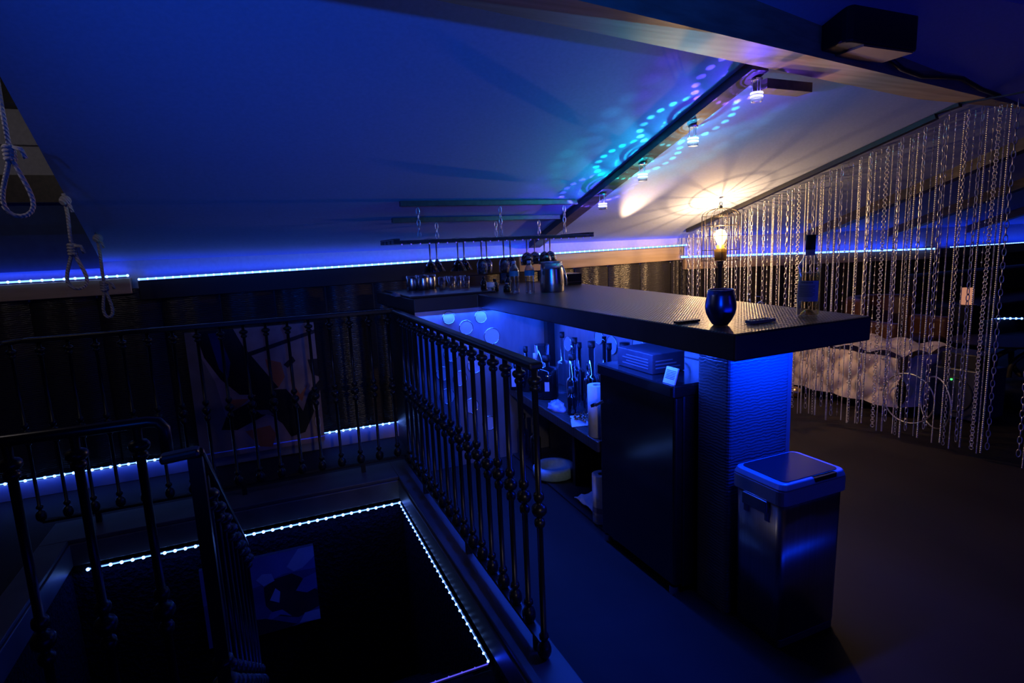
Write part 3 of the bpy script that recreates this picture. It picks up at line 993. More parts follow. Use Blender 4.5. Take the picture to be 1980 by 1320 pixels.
bottle(1.585, 3.33, 0.022, 0.265, 'slim white bottle beside the big dark jug', WHITE, 0.3, 0.5, WHITE)
bottle(1.585, 2.84, 0.036, 0.337, 'clear square-shouldered bottle with tall black cap behind the paper towel', glassy('grey glass', (0.55, 0.58, 0.66), 0.15), 0.4, 0.5)
bottle(1.66, 2.94, 0.034, 0.41, 'tallest bottle at the back of the shelf with black stopper', glassy('pale glass', (0.6, 0.64, 0.75), 0.15), 0.4, 0.45, BLACK)
bottle(1.70, 2.845, 0.038, 0.27, 'stout dark bottle behind the square-shouldered clear bottle', DARKB, 0.3, 0.4)
bottle(1.655, 2.74, 0.04, 0.415, 'clear wide-necked bottle with black cap above the paper towel', glassy('grey bottle', (0.5, 0.54, 0.62), 0.16), 0.45, 0.45)
bottle(1.745, 3.03, 0.03, 0.36, 'dark long-necked bottle at the back next to the green bottle', DARKB, 0.45, 0.4)
bottle(1.745, 2.70, 0.033, 0.40, 'dark bottle just behind the mini fridge edge', DARKB, 0.35, 0.4)
bottle(1.65, 2.60, 0.035, 0.46, 'dark funnel-topped bottle at the back near the fridge', DARKB, 0.4, 0.3, DARKB)
bottle(1.725, 2.52, 0.04, 0.43, 'dark bottle with a red label beside the fridge top', DARKB, 0.2, 0.6, BLACK, (LABEL_R, 0.9, 0.5, 0.8))
bottle(1.74, 3.10, 0.028, 0.34, 'small green bottle with a silver cap at the back of the shelf', GREENG, 0.35, 0.5, STEEL)
bottle(1.545, 2.785, 0.026, 0.16, 'short dark bottle standing at the back corner of the foil packet', DARKB, 0.3, 0.55)
bottle(1.50, 3.50, 0.03, 0.25, 'dark bottle with white side label farthest along the shelf', DARKB, 0.35, 0.4, BLACK, (LABEL_W, 0.5, 0.1, 0.6))
t = root('glass_pitcher', (1.68, 3.42, 0.5012), 'straight clear glass pitcher at the back beside the corner post', 'pitcher')
m = MB(); m.smooth = True
m.lathe([(0.04, 0), (0.042, 0.005), (0.05, 0.30), (0.048, 0.30), (0.04, 0.01), (0, 0.01)], (0, 0, 0), 24); m.build('jug', GLASS, t)
m = MB(); m.smooth = True; m.tube([(0.0, -0.045, 0.25), (0.0, -0.09, 0.22), (0.0, -0.09, 0.12), (0.0, -0.042, 0.08)], 0.006, 8); m.build('handle', GLASS, t)
t = root('snack_bag', (1.525, 2.93, 0.5012), 'crumpled white and blue plastic bag lying on the shelf', 'bag')
m = MB(); m.smooth = True
n, k = 14, 6
vs, fs = [], []
for i in range(k + 1):
    for j in range(n):
        a = 2 * PI * j / n
        rr = 1 - 0.75 * i / k
        jit = 1 + 0.16 * rnd.uniform(-1, 1)
        vs.append((0.055 * rr * jit * math.cos(a), 0.085 * rr * jit * math.sin(a), 0.045 * math.sin(i / k * PI / 2) * (1 + 0.2 * rnd.uniform(-1, 1))))
for i in range(k):
    for j in range(n):
        fs.append((i * n + j, i * n + (j + 1) % n, (i + 1) * n + (j + 1) % n, (i + 1) * n + j))
fs.append(tuple(k * n + j for j in range(n)))
fs.append(tuple(range(n - 1, -1, -1)))
m.add(vs, fs)
m.build('bag', noisy('printed plastic', (0.12, 0.22, 0.6), (0.7, 0.72, 0.8), 28, 0.3), t)
t = root('foil_packet', (1.515, 2.645, 0.5012), 'open foil packet on a white napkin beside the paper towel', 'packet')
m = MB(); m.add([(-0.09, -0.07, 0.001), (0.05, -0.10, 0.001), (0.07, 0.09, 0.001), (0.0, 0.11, 0.001), (-0.09, -0.07, 0.003), (0.05, -0.10, 0.003), (0.07, 0.09, 0.003), (0.0, 0.11, 0.003)],
                [(3, 2, 1, 0), (4, 5, 6, 7), (0, 1, 5, 4), (1, 2, 6, 5), (2, 3, 7, 6), (3, 0, 4, 7)])
m.build('napkin', PAPER, t)
m = MB()
for i in range(40):
    m.ball((rnd.gauss(0.01, 0.022), rnd.gauss(0.0, 0.03), 0.010 + abs(rnd.gauss(0, 0.012))), rnd.uniform(0.006, 0.012), 6, 4, 1, 1, 0.6)
o = m.build('foil', mat('gold foil', (0.75, 0.5, 0.3), 0.15, 1.0), t)
def roll_of_paper(x, y, z, R, h, label, wrapm=None):
    t = root('paper_towel', (x, y, z), label, 'paper towel')
    m = MB(); m.smooth = False
    m.lathe([(0.02, 0.0), (R, 0.0), (R, h), (0.02, h), (0.02, 0.0)], (0, 0, 0), 32, capped=False)
    for i in range(len(m.f)):
        m.sm[i] = i % 4 == 1
    m.build('roll', PAPER, t)
    m = MB(); m.smooth = True
    m.lathe([(0.0195, 0.001), (0.0195, h - 0.001), (0.018, h - 0.001), (0.018, 0.001)], (0, 0, 0), 20, capped=False); m.build('core', mat('card tube', (0.35, 0.28, 0.2), 0.8), t)
    if wrapm:
        a = math.atan2(-y, -x)
        m = MB()
        for q, (z0, z1) in enumerate(((0.06, 0.09), (0.01, 0.045))):
            w2 = wrap(R * 1.012, a - 1.2, a + 1.2, z0, z1)
            m.cur = q; m.smooth = True
            m.add(w2.v, w2.f)
        m.build('printed_wrap', wrapm, t)
    return t
roll_of_paper(1.475, 2.40, 0.5012, 0.047, 0.26, 'white paper towel roll standing on the bar shelf against the fridge')
roll_of_paper(1.52, 2.44, 0.0132, 0.052, 0.26, 'wrapped paper towel roll standing on the floor under the bar shelf',
              [mat('grey print', (0.2, 0.2, 0.3), 0.6), noisy('flower print', (0.45, 0.35, 0.12), (0.1, 0.2, 0.5), 40, 0.5)])
lathe_thing('pet_bowl', (1.59, 3.12, 0.0132), 'wide pale blue ring-shaped bowl on the floor under the bar shelf', 'bowl',
            [('bowl', [(0.125, 0.0), (0.135, 0.01), (0.135, 0.05), (0.125, 0.065), (0.10, 0.065), (0.088, 0.05), (0.085, 0.025), (0, 0.022)], noisy('pale blue enamel', (0.3, 0.5, 0.55), (0.4, 0.62, 0.66), 60, 0.5))], n=36)
t = root('cleaning_cloth', (1.60, 2.62, 0.0132), 'crumpled white cloth on the floor beside the wrapped paper roll', 'cloth')
m = MB(); m.smooth = True
vs, fs = [], []
for i in range(9):
    for j in range(9):
        vs.append((-0.09 + 0.0225 * i, -0.10 + 0.025 * j, 0.012 + 0.02 * abs(math.sin(i * 1.1 + j * 0.7)) + 0.05 * math.exp(-((i - 4) ** 2 + (j - 4) ** 2) / 5)))
fs = [(i * 9 + j, (i + 1) * 9 + j, (i + 1) * 9 + j + 1, i * 9 + j + 1) for i in range(8) for j in range(8)]
m.add(vs, fs)
o = m.build('cloth', PAPER, t)
o.modifiers.new('solid', 'SOLIDIFY').thickness = 0.006
bottle(1.56, 3.50, 0.035, 0.31, 'clear tall bottle on the floor under the corner-post end of the shelf', glassy('blue glass', (0.45, 0.55, 0.75), 0.2), 0.35, 0.4, STEEL, None, 0.0132, 'spare_bottle')
bottle(1.58, 3.36, 0.036, 0.30, 'dark bottle on the floor in front of the clear floor bottle', DARKB, 0.35, 0.4, BLACK, None, 0.0132, 'spare_bottle')

# ------------------------------------------------------------------ waste bin
t = root('waste_bin', (1.69, 1.44, 0.0), 'square brushed steel waste bin standing at the end of the bar', 'bin')
def rr2(w2, d2, r): return rrect(-w2, w2, -d2, d2, r, 5)
m = MB()
m.prism(rr2(0.142, 0.100, 0.02), 0.0, 0.035, 1.0)
bevel(m.build('base', BLACK, t), 0.004)
m = MB()
m.prism(rr2(0.145, 0.102, 0.024), 0.035, 0.545, 1.045, (0, 0))
for i in range(len(m.f)):
    m.sm[i] = i > 1
m.build('body', STEEL_BIN, t)
m = MB()
m.prism(rr2(0.162, 0.118, 0.03), 0.545, 0.60)
m.prism(rr2(0.162, 0.118, 0.03), 0.60, 0.622, 0.94, (0, 0))
for i in range(len(m.f)):
    m.sm[i] = False
bevel(m.build('lid', mat('silver plastic', (0.45, 0.45, 0.48), 0.3, 0.25), t), 0.004)
m = MB(); m.prism(rr2(0.132, 0.098, 0.02), 0.6215, 0.625)
m.build('lid_plate', mat('dark lid plate', (0.02, 0.02, 0.024), 0.25), t)
m = MB(); m.prism([(p[0] + 0.045, p[1] - 0.106) for p in rrect(-0.055, 0.055, -0.010, 0.006, 0.004, 3)], 0.605, 0.622)
m.build('sensor_window', BLKGLOSS, t)
m = MB(); m.box(-0.168, -0.153, -0.055, 0.055, 0.50, 0.545); m.box(-0.160, -0.145, -0.055, -0.04, 0.47, 0.52); m.box(-0.160, -0.145, 0.04, 0.055, 0.47, 0.52)
bevel(m.build('handle', STEEL, t), 0.003)
# cable hanging behind the end column
m = MB(); m.smooth = True
m.tube([(1.90, 1.66, 1.07), (1.893, 1.65, 0.9), (1.886, 1.63, 0.6), (1.90, 1.61, 0.35), (1.93, 1.585, 0.1), (1.95, 1.56, 0.008)], 0.006, 8)
tag(m.build('power_cable', BLACK), 'black cable hanging down behind the leather bar end', 'cable')

# ------------------------------------------------------------------ caged floor lamp
LX, LY = 3.38, 3.60
t = root('cage_floor_lamp', (LX, LY, 0.0), 'floor lamp with a glowing bulb inside a wire birdcage shade', 'lamp')
MB().lathe([(0.11, 0), (0.11, 0.012), (0.03, 0.03), (0.0, 0.03)], (0, 0, 0), 28).build('base', BLACK, t)
m = MB(); m.smooth = True
m.lathe([(0.02, 0.03), (0.018, 1.22), (0.025, 1.24), (0.025, 1.27), (0.0, 1.27)], (0, 0, 0), 16); m.build('pole', BLACK, t)
m = MB(); m.smooth = True
m.lathe([(0.04, 1.275), (0.045, 1.28), (0.05, 1.36), (0.03, 1.37), (0.03, 1.40), (0.0, 1.40)], (0, 0, 0), 18); m.build('socket', mat('amber socket', (0.35, 0.22, 0.05), 0.4, 0.8), t)
R = 0.145
WIRE = mat('cage wire', (0.10, 0.08, 0.06), 0.35, 1.0)
m = MB(); m.smooth = True
for k in range(14):
    a = 2 * PI * k / 14
    pts = [(R * math.cos(a), R * math.sin(a), z) for z in (1.27, 1.45, 1.625)]
    for q in range(1, 6):
        b2 = PI / 2 * q / 5
        pts.append((R * math.cos(b2) * math.cos(a), R * math.cos(b2) * math.sin(a), 1.625 + 0.06 * math.sin(b2)))
    m.tube(pts, 0.0019, 5)
for z in (1.28, 1.36, 1.47, 1.55, 1.625):
    m.ring((0, 0, z), R, 0.002, 'z', 32, 4)
m.build('cage', WIRE, t)
m = MB(); m.smooth = True
m.lathe([(0.012, 1.68), (0.012, 1.703), (0.0, 1.705)], (0, 0, 0), 10)
m.ring((0, 0, 1.718), 0.013, 0.003, 'y', 16, 6)
m.build('finial', BLACK, t)
m = MB(); m.smooth = True
m.lathe([(0.02, 1.40), (0.03, 1.42), (0.046, 1.455), (0.046, 1.485), (0.03, 1.515), (0.0, 1.525)], (0, 0, 0), 20)
amb = bpy.data.materials.new('glowing bulb glass'); amb.use_nodes = True
nt = amb.node_tree; nt.nodes.clear()
o_ = nt.nodes.new('ShaderNodeOutputMaterial'); e_ = nt.nodes.new('ShaderNodeEmission'); t_ = nt.nodes.new('ShaderNodeBsdfTransparent'); x_ = nt.nodes.new('ShaderNodeMixShader')
e_.inputs[0].default_value = (1, 0.62, 0.2, 1); e_.inputs[1].default_value = 14.0; x_.inputs[0].default_value = 0.35
nt.links.new(t_.outputs[0], x_.inputs[1]); nt.links.new(e_.outputs[0], x_.inputs[2]); nt.links.new(x_.outputs[0], o_.inputs[0])
bulb = m.build('bulb', amb, t)
light('bulb_light', 'POINT', (LX, LY, 1.475), (1.0, 0.58, 0.25), 54.0, shadow_soft_size=0.012)

# ------------------------------------------------------------------ crystal lamps on the rafter, with their light patterns
def gobo(lo, rings, n, strength, spill=0.12):
    """two circles of round light spots, set by direction from the lamp"""
    l = lo.data
    l.use_nodes = True
    nt = l.node_tree
    em = nt.nodes['Emission']
    tc = nt.nodes.new('ShaderNodeTexCoord')
    sp = nt.nodes.new('ShaderNodeSeparateXYZ')
    nt.links.new(tc.outputs['Normal'], sp.inputs[0])
    def mth(op, a, b=None, c=None):
        q = nt.nodes.new('ShaderNodeMath'); q.operation = op
        for i, v_ in enumerate((a, b, c)):
            if v_ is None: continue
            if isinstance(v_, (int, float)): q.inputs[i].default_value = v_
            else: nt.links.new(v_, q.inputs[i])
        return q.outputs[0]
    x, y, z = sp.outputs
    az = mth('ARCTAN2', y, x)
    tt = mth('MULTIPLY', az, n / (2 * PI))
    fr = mth('SUBTRACT', mth('FRACT', mth('ADD', tt, 100.0)), 0.5)
    e = mth('DIVIDE', mth('SQRT', mth('ADD', mth('MULTIPLY', x, x), mth('MULTIPLY', y, y))), mth('MAXIMUM', mth('ABSOLUTE', z), 0.02))
    arc = mth('MULTIPLY', mth('MULTIPLY', fr, 2 * PI / n), e)
    tot = None
    for e0, rad, st in rings:
        dx = mth('SUBTRACT', e, e0)
        dd = mth('SQRT', mth('ADD', mth('MULTIPLY', dx, dx), mth('MULTIPLY', arc, arc)))
        k = nt.nodes.new('ShaderNodeMapRange')
        k.interpolation_type = 'SMOOTHSTEP'
        k.inputs[1].default_value = rad * 0.8; k.inputs[2].default_value = rad * 1.1; k.inputs[3].default_value = st; k.inputs[4].default_value = 0.0
        nt.links.new(dd, k.inputs[0])
        tot = k.outputs[0] if tot is None else mth('ADD', tot, k.outputs[0])
    tot = mth('ADD', tot, spill)
    upw = mth('ADD', mth('MULTIPLY', mth('GREATER_THAN', z, 0.0), 0.97), 0.03)
    nt.links.new(mth('MULTIPLY', mth('MULTIPLY', tot, upw), strength), em.inputs['Strength'])

CRYS = glassy('crystal', (0.80, 0.84, 0.95), 0.25, 0.05)
for i, (xl, yl, col, lb, st) in enumerate(((2.25, 2.175, (0.16, 0.06, 1.0), 'crystal cylinder lamp on the rafter closest to the ridge beam, violet light', 1.0),
                                   (2.22, 2.58, (0.04, 0.62, 1.0), 'crystal cylinder lamp on the rafter throwing pale cyan dots', 1.0),
                                   (2.19, 2.99, (0.0, 0.75, 0.75), 'crystal cylinder lamp on the rafter throwing green-blue dots', 1.0),
                                   (2.17, 3.41, (0.09, 0.05, 1.0), 'crystal cylinder lamp on the rafter above the glass rack', 1.0))):
    zt = zc(yl) - 0.05
    t = root('crystal_lamp', (xl, yl, zt), lb, 'lamp', 'crystal lamps on the rafter')
    MB().lathe([(0.026, 0.0), (0.026, -0.008), (0.0, -0.008)], (0, 0, 0), 20).build('mount', STEEL, t)
    m = MB(); m.smooth = True
    for k in range(3):
        m = MB(); m.smooth = True
        a = 2 * PI * k / 3 + 0.6
        m.tube([(0.02 * math.cos(a), 0.02 * math.sin(a), -0.006), (0.02 * math.cos(a), 0.02 * math.sin(a), -0.06)], 0.0022, 6)
        m.build('rod', CHROME, t)
    MB().lathe([(0.028, -0.06), (0.028, -0.10), (0.025, -0.105), (0.0, -0.105)], (0, 0, 0), 24).build('crystal', CRYS, t)
    m = MB(); m.smooth = True
    m.lathe([(0.0285, -0.062), (0.0295, -0.064), (0.0295, -0.069), (0.0285, -0.071)], (0, 0, 0), 24, capped=False)
    m.lathe([(0.0285, -0.077), (0.0295, -0.079), (0.0295, -0.084), (0.0285, -0.086)], (0, 0, 0), 24, capped=False)
    m.build('lit_band', emit('lamp band', tuple(0.55 + 0.45 * c for c in col), 2.6), t)
    lo = light('crystal_spot', 'POINT', (xl, yl, zt - 0.115), col, 1.0, shadow_soft_size=0.0015)
    # local z along the ceiling normal
    lo.rotation_euler = Vector((0, 0.33, 1)).to_track_quat('Z', 'X').to_euler()
    gobo(lo, ((1.62, 0.135, 1.0), (0.86, 0.055, 0.5), (3.3, 0.36, 0.08)), 23, 65.0 * st)

# projector box and cable on the near face of the ridge beam
xp = 2.55
t = root('ceiling_projector', (xp, by(xp) - 0.197, 2.30), 'dark box-shaped projector fixed to the ridge beam', 'projector')
m = MB(); m.prism([(p[0], p[1]) for p in rrect(-0.23, 0.23, -0.16, 0.0, 0.03, 3)], -0.07, 0.14)
bevel(m.build('case', BLACK, t), 0.01)
MB().box(-0.12, 0.2, -0.15, -0.01, -0.078, -0.07).build('underside_plate', mat('copper trim', (0.3, 0.2, 0.12), 0.4, 0.5), t)
m = MB(); m.smooth = True
m.tube([(2.8, by(2.8) - 0.24, 2.25), (2.95, by(2.95) - 0.235, 2.22), (3.15, by(3.15) - 0.235, 2.21), (3.4, by(3.4) - 0.235, 2.235), (3.6, by(3.6) - 0.235, 2.25), (3.85, by(3.85) - 0.235, 2.22), (4.1, by(4.1) - 0.235, 2.21)], 0.012, 8)
tag(m.build('projector_cable', BLACK), 'black cable sagging along the ridge beam from the projector', 'cable')

# ------------------------------------------------------------------ chain curtain
def cx(y): return 4.0 - 0.2 * (y - 2.33)
m = MB()
vs = []
ya, yb = 4.26, 2.40
m.beam((cx(ya), ya, zc(ya) - 0.018), (cx(yb), yb, zc(yb) - 0.018), 0.05, 0.03)
m.beam((cx(yb), yb + 0.01, 2.168), (cx(2.30), 2.28, 2.188), 0.05, 0.02)
m.beam((cx(2.3), 2.30, 2.194), (cx(1.75), 1.78, 2.194), 0.02, 0.008)
tag(m.build('curtain_rail', BLACK), 'black curtain rail running up the ceiling slope above the hanging chains', 'rail')

UN = {}
def unit(kind):
    """one repeat of each chain, as vertex and face lists"""
    if kind in UN: return UN[kind]
    m = MB(); m.smooth = True
    if kind == 'long':
        link(m, (0, 0, 0), 0.0235, 0.0098, 0.0028, 0, 12, 5); link(m, (0, 0, -0.040), 0.0235, 0.0098, 0.0028, 1, 12, 5); p = 0.080
    elif kind == 'ball':
        m.ball((0, 0, 0), 0.0068, 6, 4); p = 0.0125
    elif kind == 'small':
        link(m, (0, 0, 0), 0.0135, 0.0075, 0.0018, 0, 8, 4); link(m, (0, 0, -0.021), 0.0135, 0.0075, 0.0018, 1, 8, 4); p = 0.042
    elif kind == 'ring':
        m.ring((0, 0, 0), 0.0115, 0.0025, 'y', 12, 5); m.ring((0.0, 0, -0.018), 0.0115, 0.0025, 'x', 12, 5); p = 0.036
    elif kind == 'station':
        m.tube([(0, 0, 0.03), (0, 0, -0.03)], 0.0013, 4); m.ball((0, 0, 0), 0.0055, 6, 4); p = 0.06
    else:
        m.ball((0, 0, 0), 0.0048, 5, 4); p = 0.0095
    UN[kind] = (m.v, m.f, p)
    return UN[kind]
KINDS = {'long': ('long-link chrome chain of the curtain', 'long-link chains in the curtain'), 'ball': ('ball chain strung with large beads in the curtain', 'large ball chains in the curtain'),
         'small': ('short-link chrome chain of the curtain', 'short-link chains in the curtain'), 'ring': ('round-ring chain of the curtain', 'round-ring chains in the curtain'),
         'station': ('thin wire chain with spaced beads in the curtain', 'spaced-bead chains in the curtain'), 'fine': ('fine bead chain of the curtain', 'fine bead chains in the curtain')}
def hang_chain(kind, x, y, z1, z0):
    uv, uf, p = unit(kind)
    n = int((z1 - z0) / p)
    V, Fc = [], []
    sway = rnd.uniform(-0.004, 0.004)
    for i in range(n):
        k = len(V)
        dz = -i * p
        dx = sway * math.sin(i * p * 2.2)
        V += [(v_[0] + dx, v_[1] + dx, v_[2] + dz) for v_ in uv]
        Fc += [tuple(q + k for q in f_) for f_ in uf]
    me = bpy.data.meshes.new('hanging_chain')
    me.from_pydata(V, [], Fc)
    me.materials.append(CHROME)
    me.polygons.foreach_set('use_smooth', [True] * len(Fc))
    o = bpy.data.objects.new('hanging_chain', me)
    COL.objects.link(o)
    o.location = (x, y, z1)
    o.rotation_euler.z = rnd.uniform(-0.5, 0.5)
    return tag(o, KINDS[kind][0] + ' beside the bar', 'chain', KINDS[kind][1])
seq = ['long', 'fine', 'ball', 'long', 'station', 'fine', 'ball', 'small', 'fine', 'long', 'ball', 'station', 'ring', 'fine', 'ball', 'long', 'fine', 'small', 'ball']
y = 4.24
i = 0
while y > 2.0:
    kd = seq[i % len(seq)]
    top = (zc(y) - 0.036) if y > 2.33 else 2.178
    end = rnd.uniform(0.015, 0.06)
    if kd == 'station' and rnd.random() < 0.45:
        end = rnd.uniform(0.3, 1.15)
    hang_chain(kd, cx(y) + rnd.uniform(-0.02, 0.02), y, top - 0.040, end)
    y -= 0.032 + rnd.uniform(-0.009, 0.009)
    i += 1
hang_chain('long', 4.02, 1.825, 2.158, 0.02)
hang_chain('fine', 4.03, 1.80, 2.158, 0.02)

# ------------------------------------------------------------------ lounge beyond the curtain
# tufted bench
CREAM = noisy('cream velvet', (0.76, 0.62, 0.56), (0.84, 0.70, 0.63), 80, 0.8, bump=0.05)
t = root('tufted_bench', (4.50, 3.40, 0.0), 'cream button-tufted bench behind the chain curtain', 'bench')
nx, nz, ny = 22, 9, 18
bw, bl, bh = 0.66, 1.15, 0.40
m = MB(); m.smooth = True
def tuft(u_, v_):
    """depth of diamond tufting"""
    a = math.sin(PI * (u_ + v_)); b_ = math.sin(PI * (u_ - v_))
    return 0.05 * (abs(a * b_) ** 0.6) 
def face(fn, nu, nv):
    vs = [fn(i / nu, j / nv) for i in range(nu + 1) for j in range(nv + 1)]
    fs = [(i * (nv + 1) + j, (i + 1) * (nv + 1) + j, (i + 1) * (nv + 1) + j + 1, i * (nv + 1) + j + 1) for i in range(nu) for j in range(nv)]
    m.add(vs, fs)
face(lambda a, b_: (-0.02 - tuft(a * 4, b_ * 1.6) , bl / 2 - a * bl, 0.08 + b_ * bh), 56, 24)
face(lambda a, b_: (a * bw, bl / 2 - b_ * bl, 0.08 + bh + tuft(a * 2, b_ * 4) * 0.8), 30, 56)
face(lambda a, b_: (a * bw, -bl / 2 - tuft(a * 2, b_ * 1.6), 0.08 + b_ * bh), 30, 24)
face(lambda a, b_: (bw - a * bw, bl / 2 + tuft(a * 2, b_ * 1.6), 0.08 + b_ * bh), 30, 24)
face(lambda a, b_: (bw, -bl / 2 + a * bl, 0.08 + b_ * bh), 4, 4)
m.build('cushion', CREAM, t)
m = MB()
for k in range(0, 9):
    for q in (1, 2, 3):
        if (k + q) % 2 == 0:
            m.ball((-0.026, bl / 2 - bl * k / 8, 0.08 + bh * q / 3.2), 0.013, 8, 5)
m.build('buttons', CREAM, t)
MB().box(0.02, bw - 0.02, -bl / 2 + 0.03, bl / 2 - 0.03, 0.04, 0.081).build('frame', BLACK, t)
for x, y in ((0.06, -0.5), (0.06, 0.5), (0.6, -0.5), (0.6, 0.5)):
    MB().lathe([(0.02, 0), (0.025, 0.041)], (x, y, 0), 12).build('leg', BLACK, t)

# subwoofer with a green light, box on it, hooped side table in front
t = root('subwoofer', (4.93, 2.60, 0.0), 'dark blue speaker cabinet with a small green light beside the bench', 'speaker')
bevel(MB().box(-0.17, 0.17, -0.17, 0.17, 0.02, 0.40).build('cabinet', mat('blue-black vinyl', (0.03, 0.035, 0.06), 0.4), t), 0.008)
m = MB(); m.smooth = True
m.ring((-0.171, 0, 0.2), 0.13, 0.008, 'x', 28, 6); m.build('cone_ring', BLACK, t)
m = MB(); m.ball((-0.172, 0.02, 0.315), 0.008, 10, 6); m.build('green_light', emit('green led', (0.05, 1.0, 0.12), 3.0), t)
for x in (-0.13, 0.13):
    for y in (-0.13, 0.13):
        MB().lathe([(0.015, 0), (0.015, 0.021)], (x, y, 0), 10).build('foot', BLACK, t)
t = root('storage_box', (4.93, 2.60, 0.4012), 'small black box on the speaker cabinet', 'box')
bevel(MB().box(-0.12, 0.12, -0.13, 0.13, 0.0, 0.11).build('box', BLACK, t), 0.006)
t = root('hoop_table_frame', (4.40, 2.66, 0.0), 'chrome frame of two upright hoops before the speaker cabinet', 'table frame')
for (px_, py_, rz) in ((0, 0.05, 0.0), (0.04, -0.12, 0.55)):
    m = MB(); m.smooth = True
    pts = []
    for i in range(40):
        a = 2 * PI * i / 40
        pts.append((px_ + 0.19 * math.cos(a) * math.sin(rz), py_ + 0.19 * math.cos(a) * math.cos(rz), 0.196 + 0.19 * math.sin(a)))
    m.tube(pts, 0.006, 8, True)
    m.build('hoop', CHROME, t)

# round glass table with a twisted dark base
t = root('round_glass_table', (6.05, 2.98, 0.0), 'round smoked glass table on twisted dark legs past the curtain', 'table')
m = MB(); m.smooth = False
m.lathe([(0.0, 0.42), (0.36, 0.42), (0.37, 0.427), (0.36, 0.435), (0.0, 0.435)], (0, 0, 0), 40)
m.build('top', mat('black glass', (0.006, 0.006, 0.008), 0.5, 0.0, 0.2), t)
for k in range(5):
    a = 2 * PI * k / 5
    m = MB(); m.smooth = True
    pts = [(0.30 * math.cos(a + q * 1.5) * (1 - 0.55 * math.sin(PI * q)), 0.30 * math.sin(a + q * 1.5) * (1 - 0.55 * math.sin(PI * q)), 0.03 + 0.39 * q) for q in [i / 10 for i in range(11)]]
    m.tube(pts, 0.022, 8); m.build('leg', mat('dark driftwood', (0.03, 0.028, 0.03), 0.4), t)
m = MB(); m.smooth = True
m.ring((0, 0, 0.03), 0.30, 0.03, 'z', 32, 8); m.build('base_ring', BLACK, t)
# black pouf below / beside it
t = root('round_pouf', (5.62, 2.50, 0.0), 'low round black pouf beside the round glass table', 'pouf')
m = MB(); m.smooth = True
m.lathe([(0.18, 0.0), (0.24, 0.03), (0.255, 0.10), (0.24, 0.17), (0.18, 0.2), (0.0, 0.205)], (0, 0, 0), 32); m.build('cushion', mat('black leatherette', (0.012, 0.012, 0.014), 0.45), t)

# brown leather armchair
BROWN = noisy('brown leather', (0.10, 0.035, 0.014), (0.14, 0.055, 0.022), 20, 0.45, bump=0.1)
t = root('leather_armchair', (5.75, 3.75, 0.0), 'brown leather armchair with rounded back behind the bench', 'armchair')
bevel(MB().box(-0.36, 0.36, -0.33, 0.36, 0.10, 0.42).build('seat', BROWN, t), 0.05, 4)
m = MB(); m.smooth = True
pts = [(0.40 * math.cos(a), 0.02 + 0.40 * math.sin(a)) for a in [PI * (0.02 + 0.96 * i / 12) for i in range(13)]]
m.prism([(p[0], p[1]) for p in pts] + [(p[0] * 0.72, p[1] * 0.72) for p in reversed(pts)], 0.10, 0.80)
bevel(m.build('backrest', BROWN, t), 0.04, 4)
for x in (-0.37, 0.37):
    bevel(MB().box(x - 0.06, x + 0.06, -0.33, 0.05, 0.10, 0.60).build('arm', BROWN, t), 0.04, 4)
for x in (-0.3, 0.3):
    for y in (-0.27, 0.30):
        MB().lathe([(0.018, 0), (0.025, 0.101)], (x, y, 0), 10).build('leg', BLACK, t)

m = MB(); m.smooth = True; m.ball((0, 0, 0.05), 0.05, 18, 12)
o = m.build('brass_ball', mat('brass', (0.75, 0.52, 0.25), 0.25, 1.0)); o.location = (4.34, 3.66, 0)
tag(o, 'small shiny brass ball on the floor at the bar end of the bench', 'ball')
# lit lantern, low lounge bench on the far wall with cushions, dark posts
t = root('lounge_sofa', (8.3, 4.0, 0.0), 'low dark sofa against the far lounge wall', 'sofa')
SOFA = noisy('navy fabric', (0.012, 0.012, 0.016), (0.018, 0.018, 0.024), 40, 0.8)
bevel(MB().box(-1.5, 1.5, -0.36, 0.34, 0.45, 0.62).build('seat', SOFA, t), 0.04, 3)
bevel(MB().box(-1.5, 1.5, 0.2, 0.38, 0.62, 0.95).build('backrest', SOFA, t), 0.05, 3)
for x in (-1.4, 1.4):
    MB().box(x - 0.04, x + 0.04, -0.3, 0.3, 0.0, 0.451).build('leg', BLACK, t)
t = root('side_pedestal', (6.6, 3.55, 0.0), 'slim dark pedestal under the glowing lantern', 'pedestal')
bevel(MB().box(-0.09, 0.09, -0.09, 0.09, 0.0, 0.665).build('column', BLACK, t), 0.01)
t = root('paper_lantern', (6.6, 3.55, 0.666), 'small paper lantern glowing pale orange on a pedestal', 'lantern')
m = MB(); m.smooth = True
m.lathe([(0.05, 0.01), (0.055, 0.02), (0.055, 0.17), (0.05, 0.18)], (0, 0, 0), 20, capped=False); m.build('shade', emit('paper glow', (1.0, 0.42, 0.26), 0.5), t)
MB().lathe([(0.085, 0), (0.085, 0.012), (0, 0.012)], (0, 0, 0), 20).build('base', BLACK, t)
def poster_tag(x, y, z0, z1, wd, lb):
    t = root('hanging_paper_tag', (x, y, z0), lb, 'paper tag')
    h = z1 - z0
    bevel(MB().box(-wd / 2, wd / 2, -0.004, 0.004, 0, h).build('sheet', noisy('kraft paper', (0.65, 0.5, 0.35), (0.8, 0.66, 0.48), 30, 0.8), t), 0.002)
    m = MB(); m.tube([(0, 0, h), (0, 0, zc(y) - z0 - 0.002)], 0.002, 5); m.build('string', BLACK, t)
poster_tag(5.0, 4.13, 1.56, 1.695, 0.07, 'pale paper tag hanging behind the curtain above the wine bottle')
poster_tag(4.05, 4.28, 1.27, 1.50, 0.09, 'long pale paper tag hanging behind the curtain beside the caged lamp')
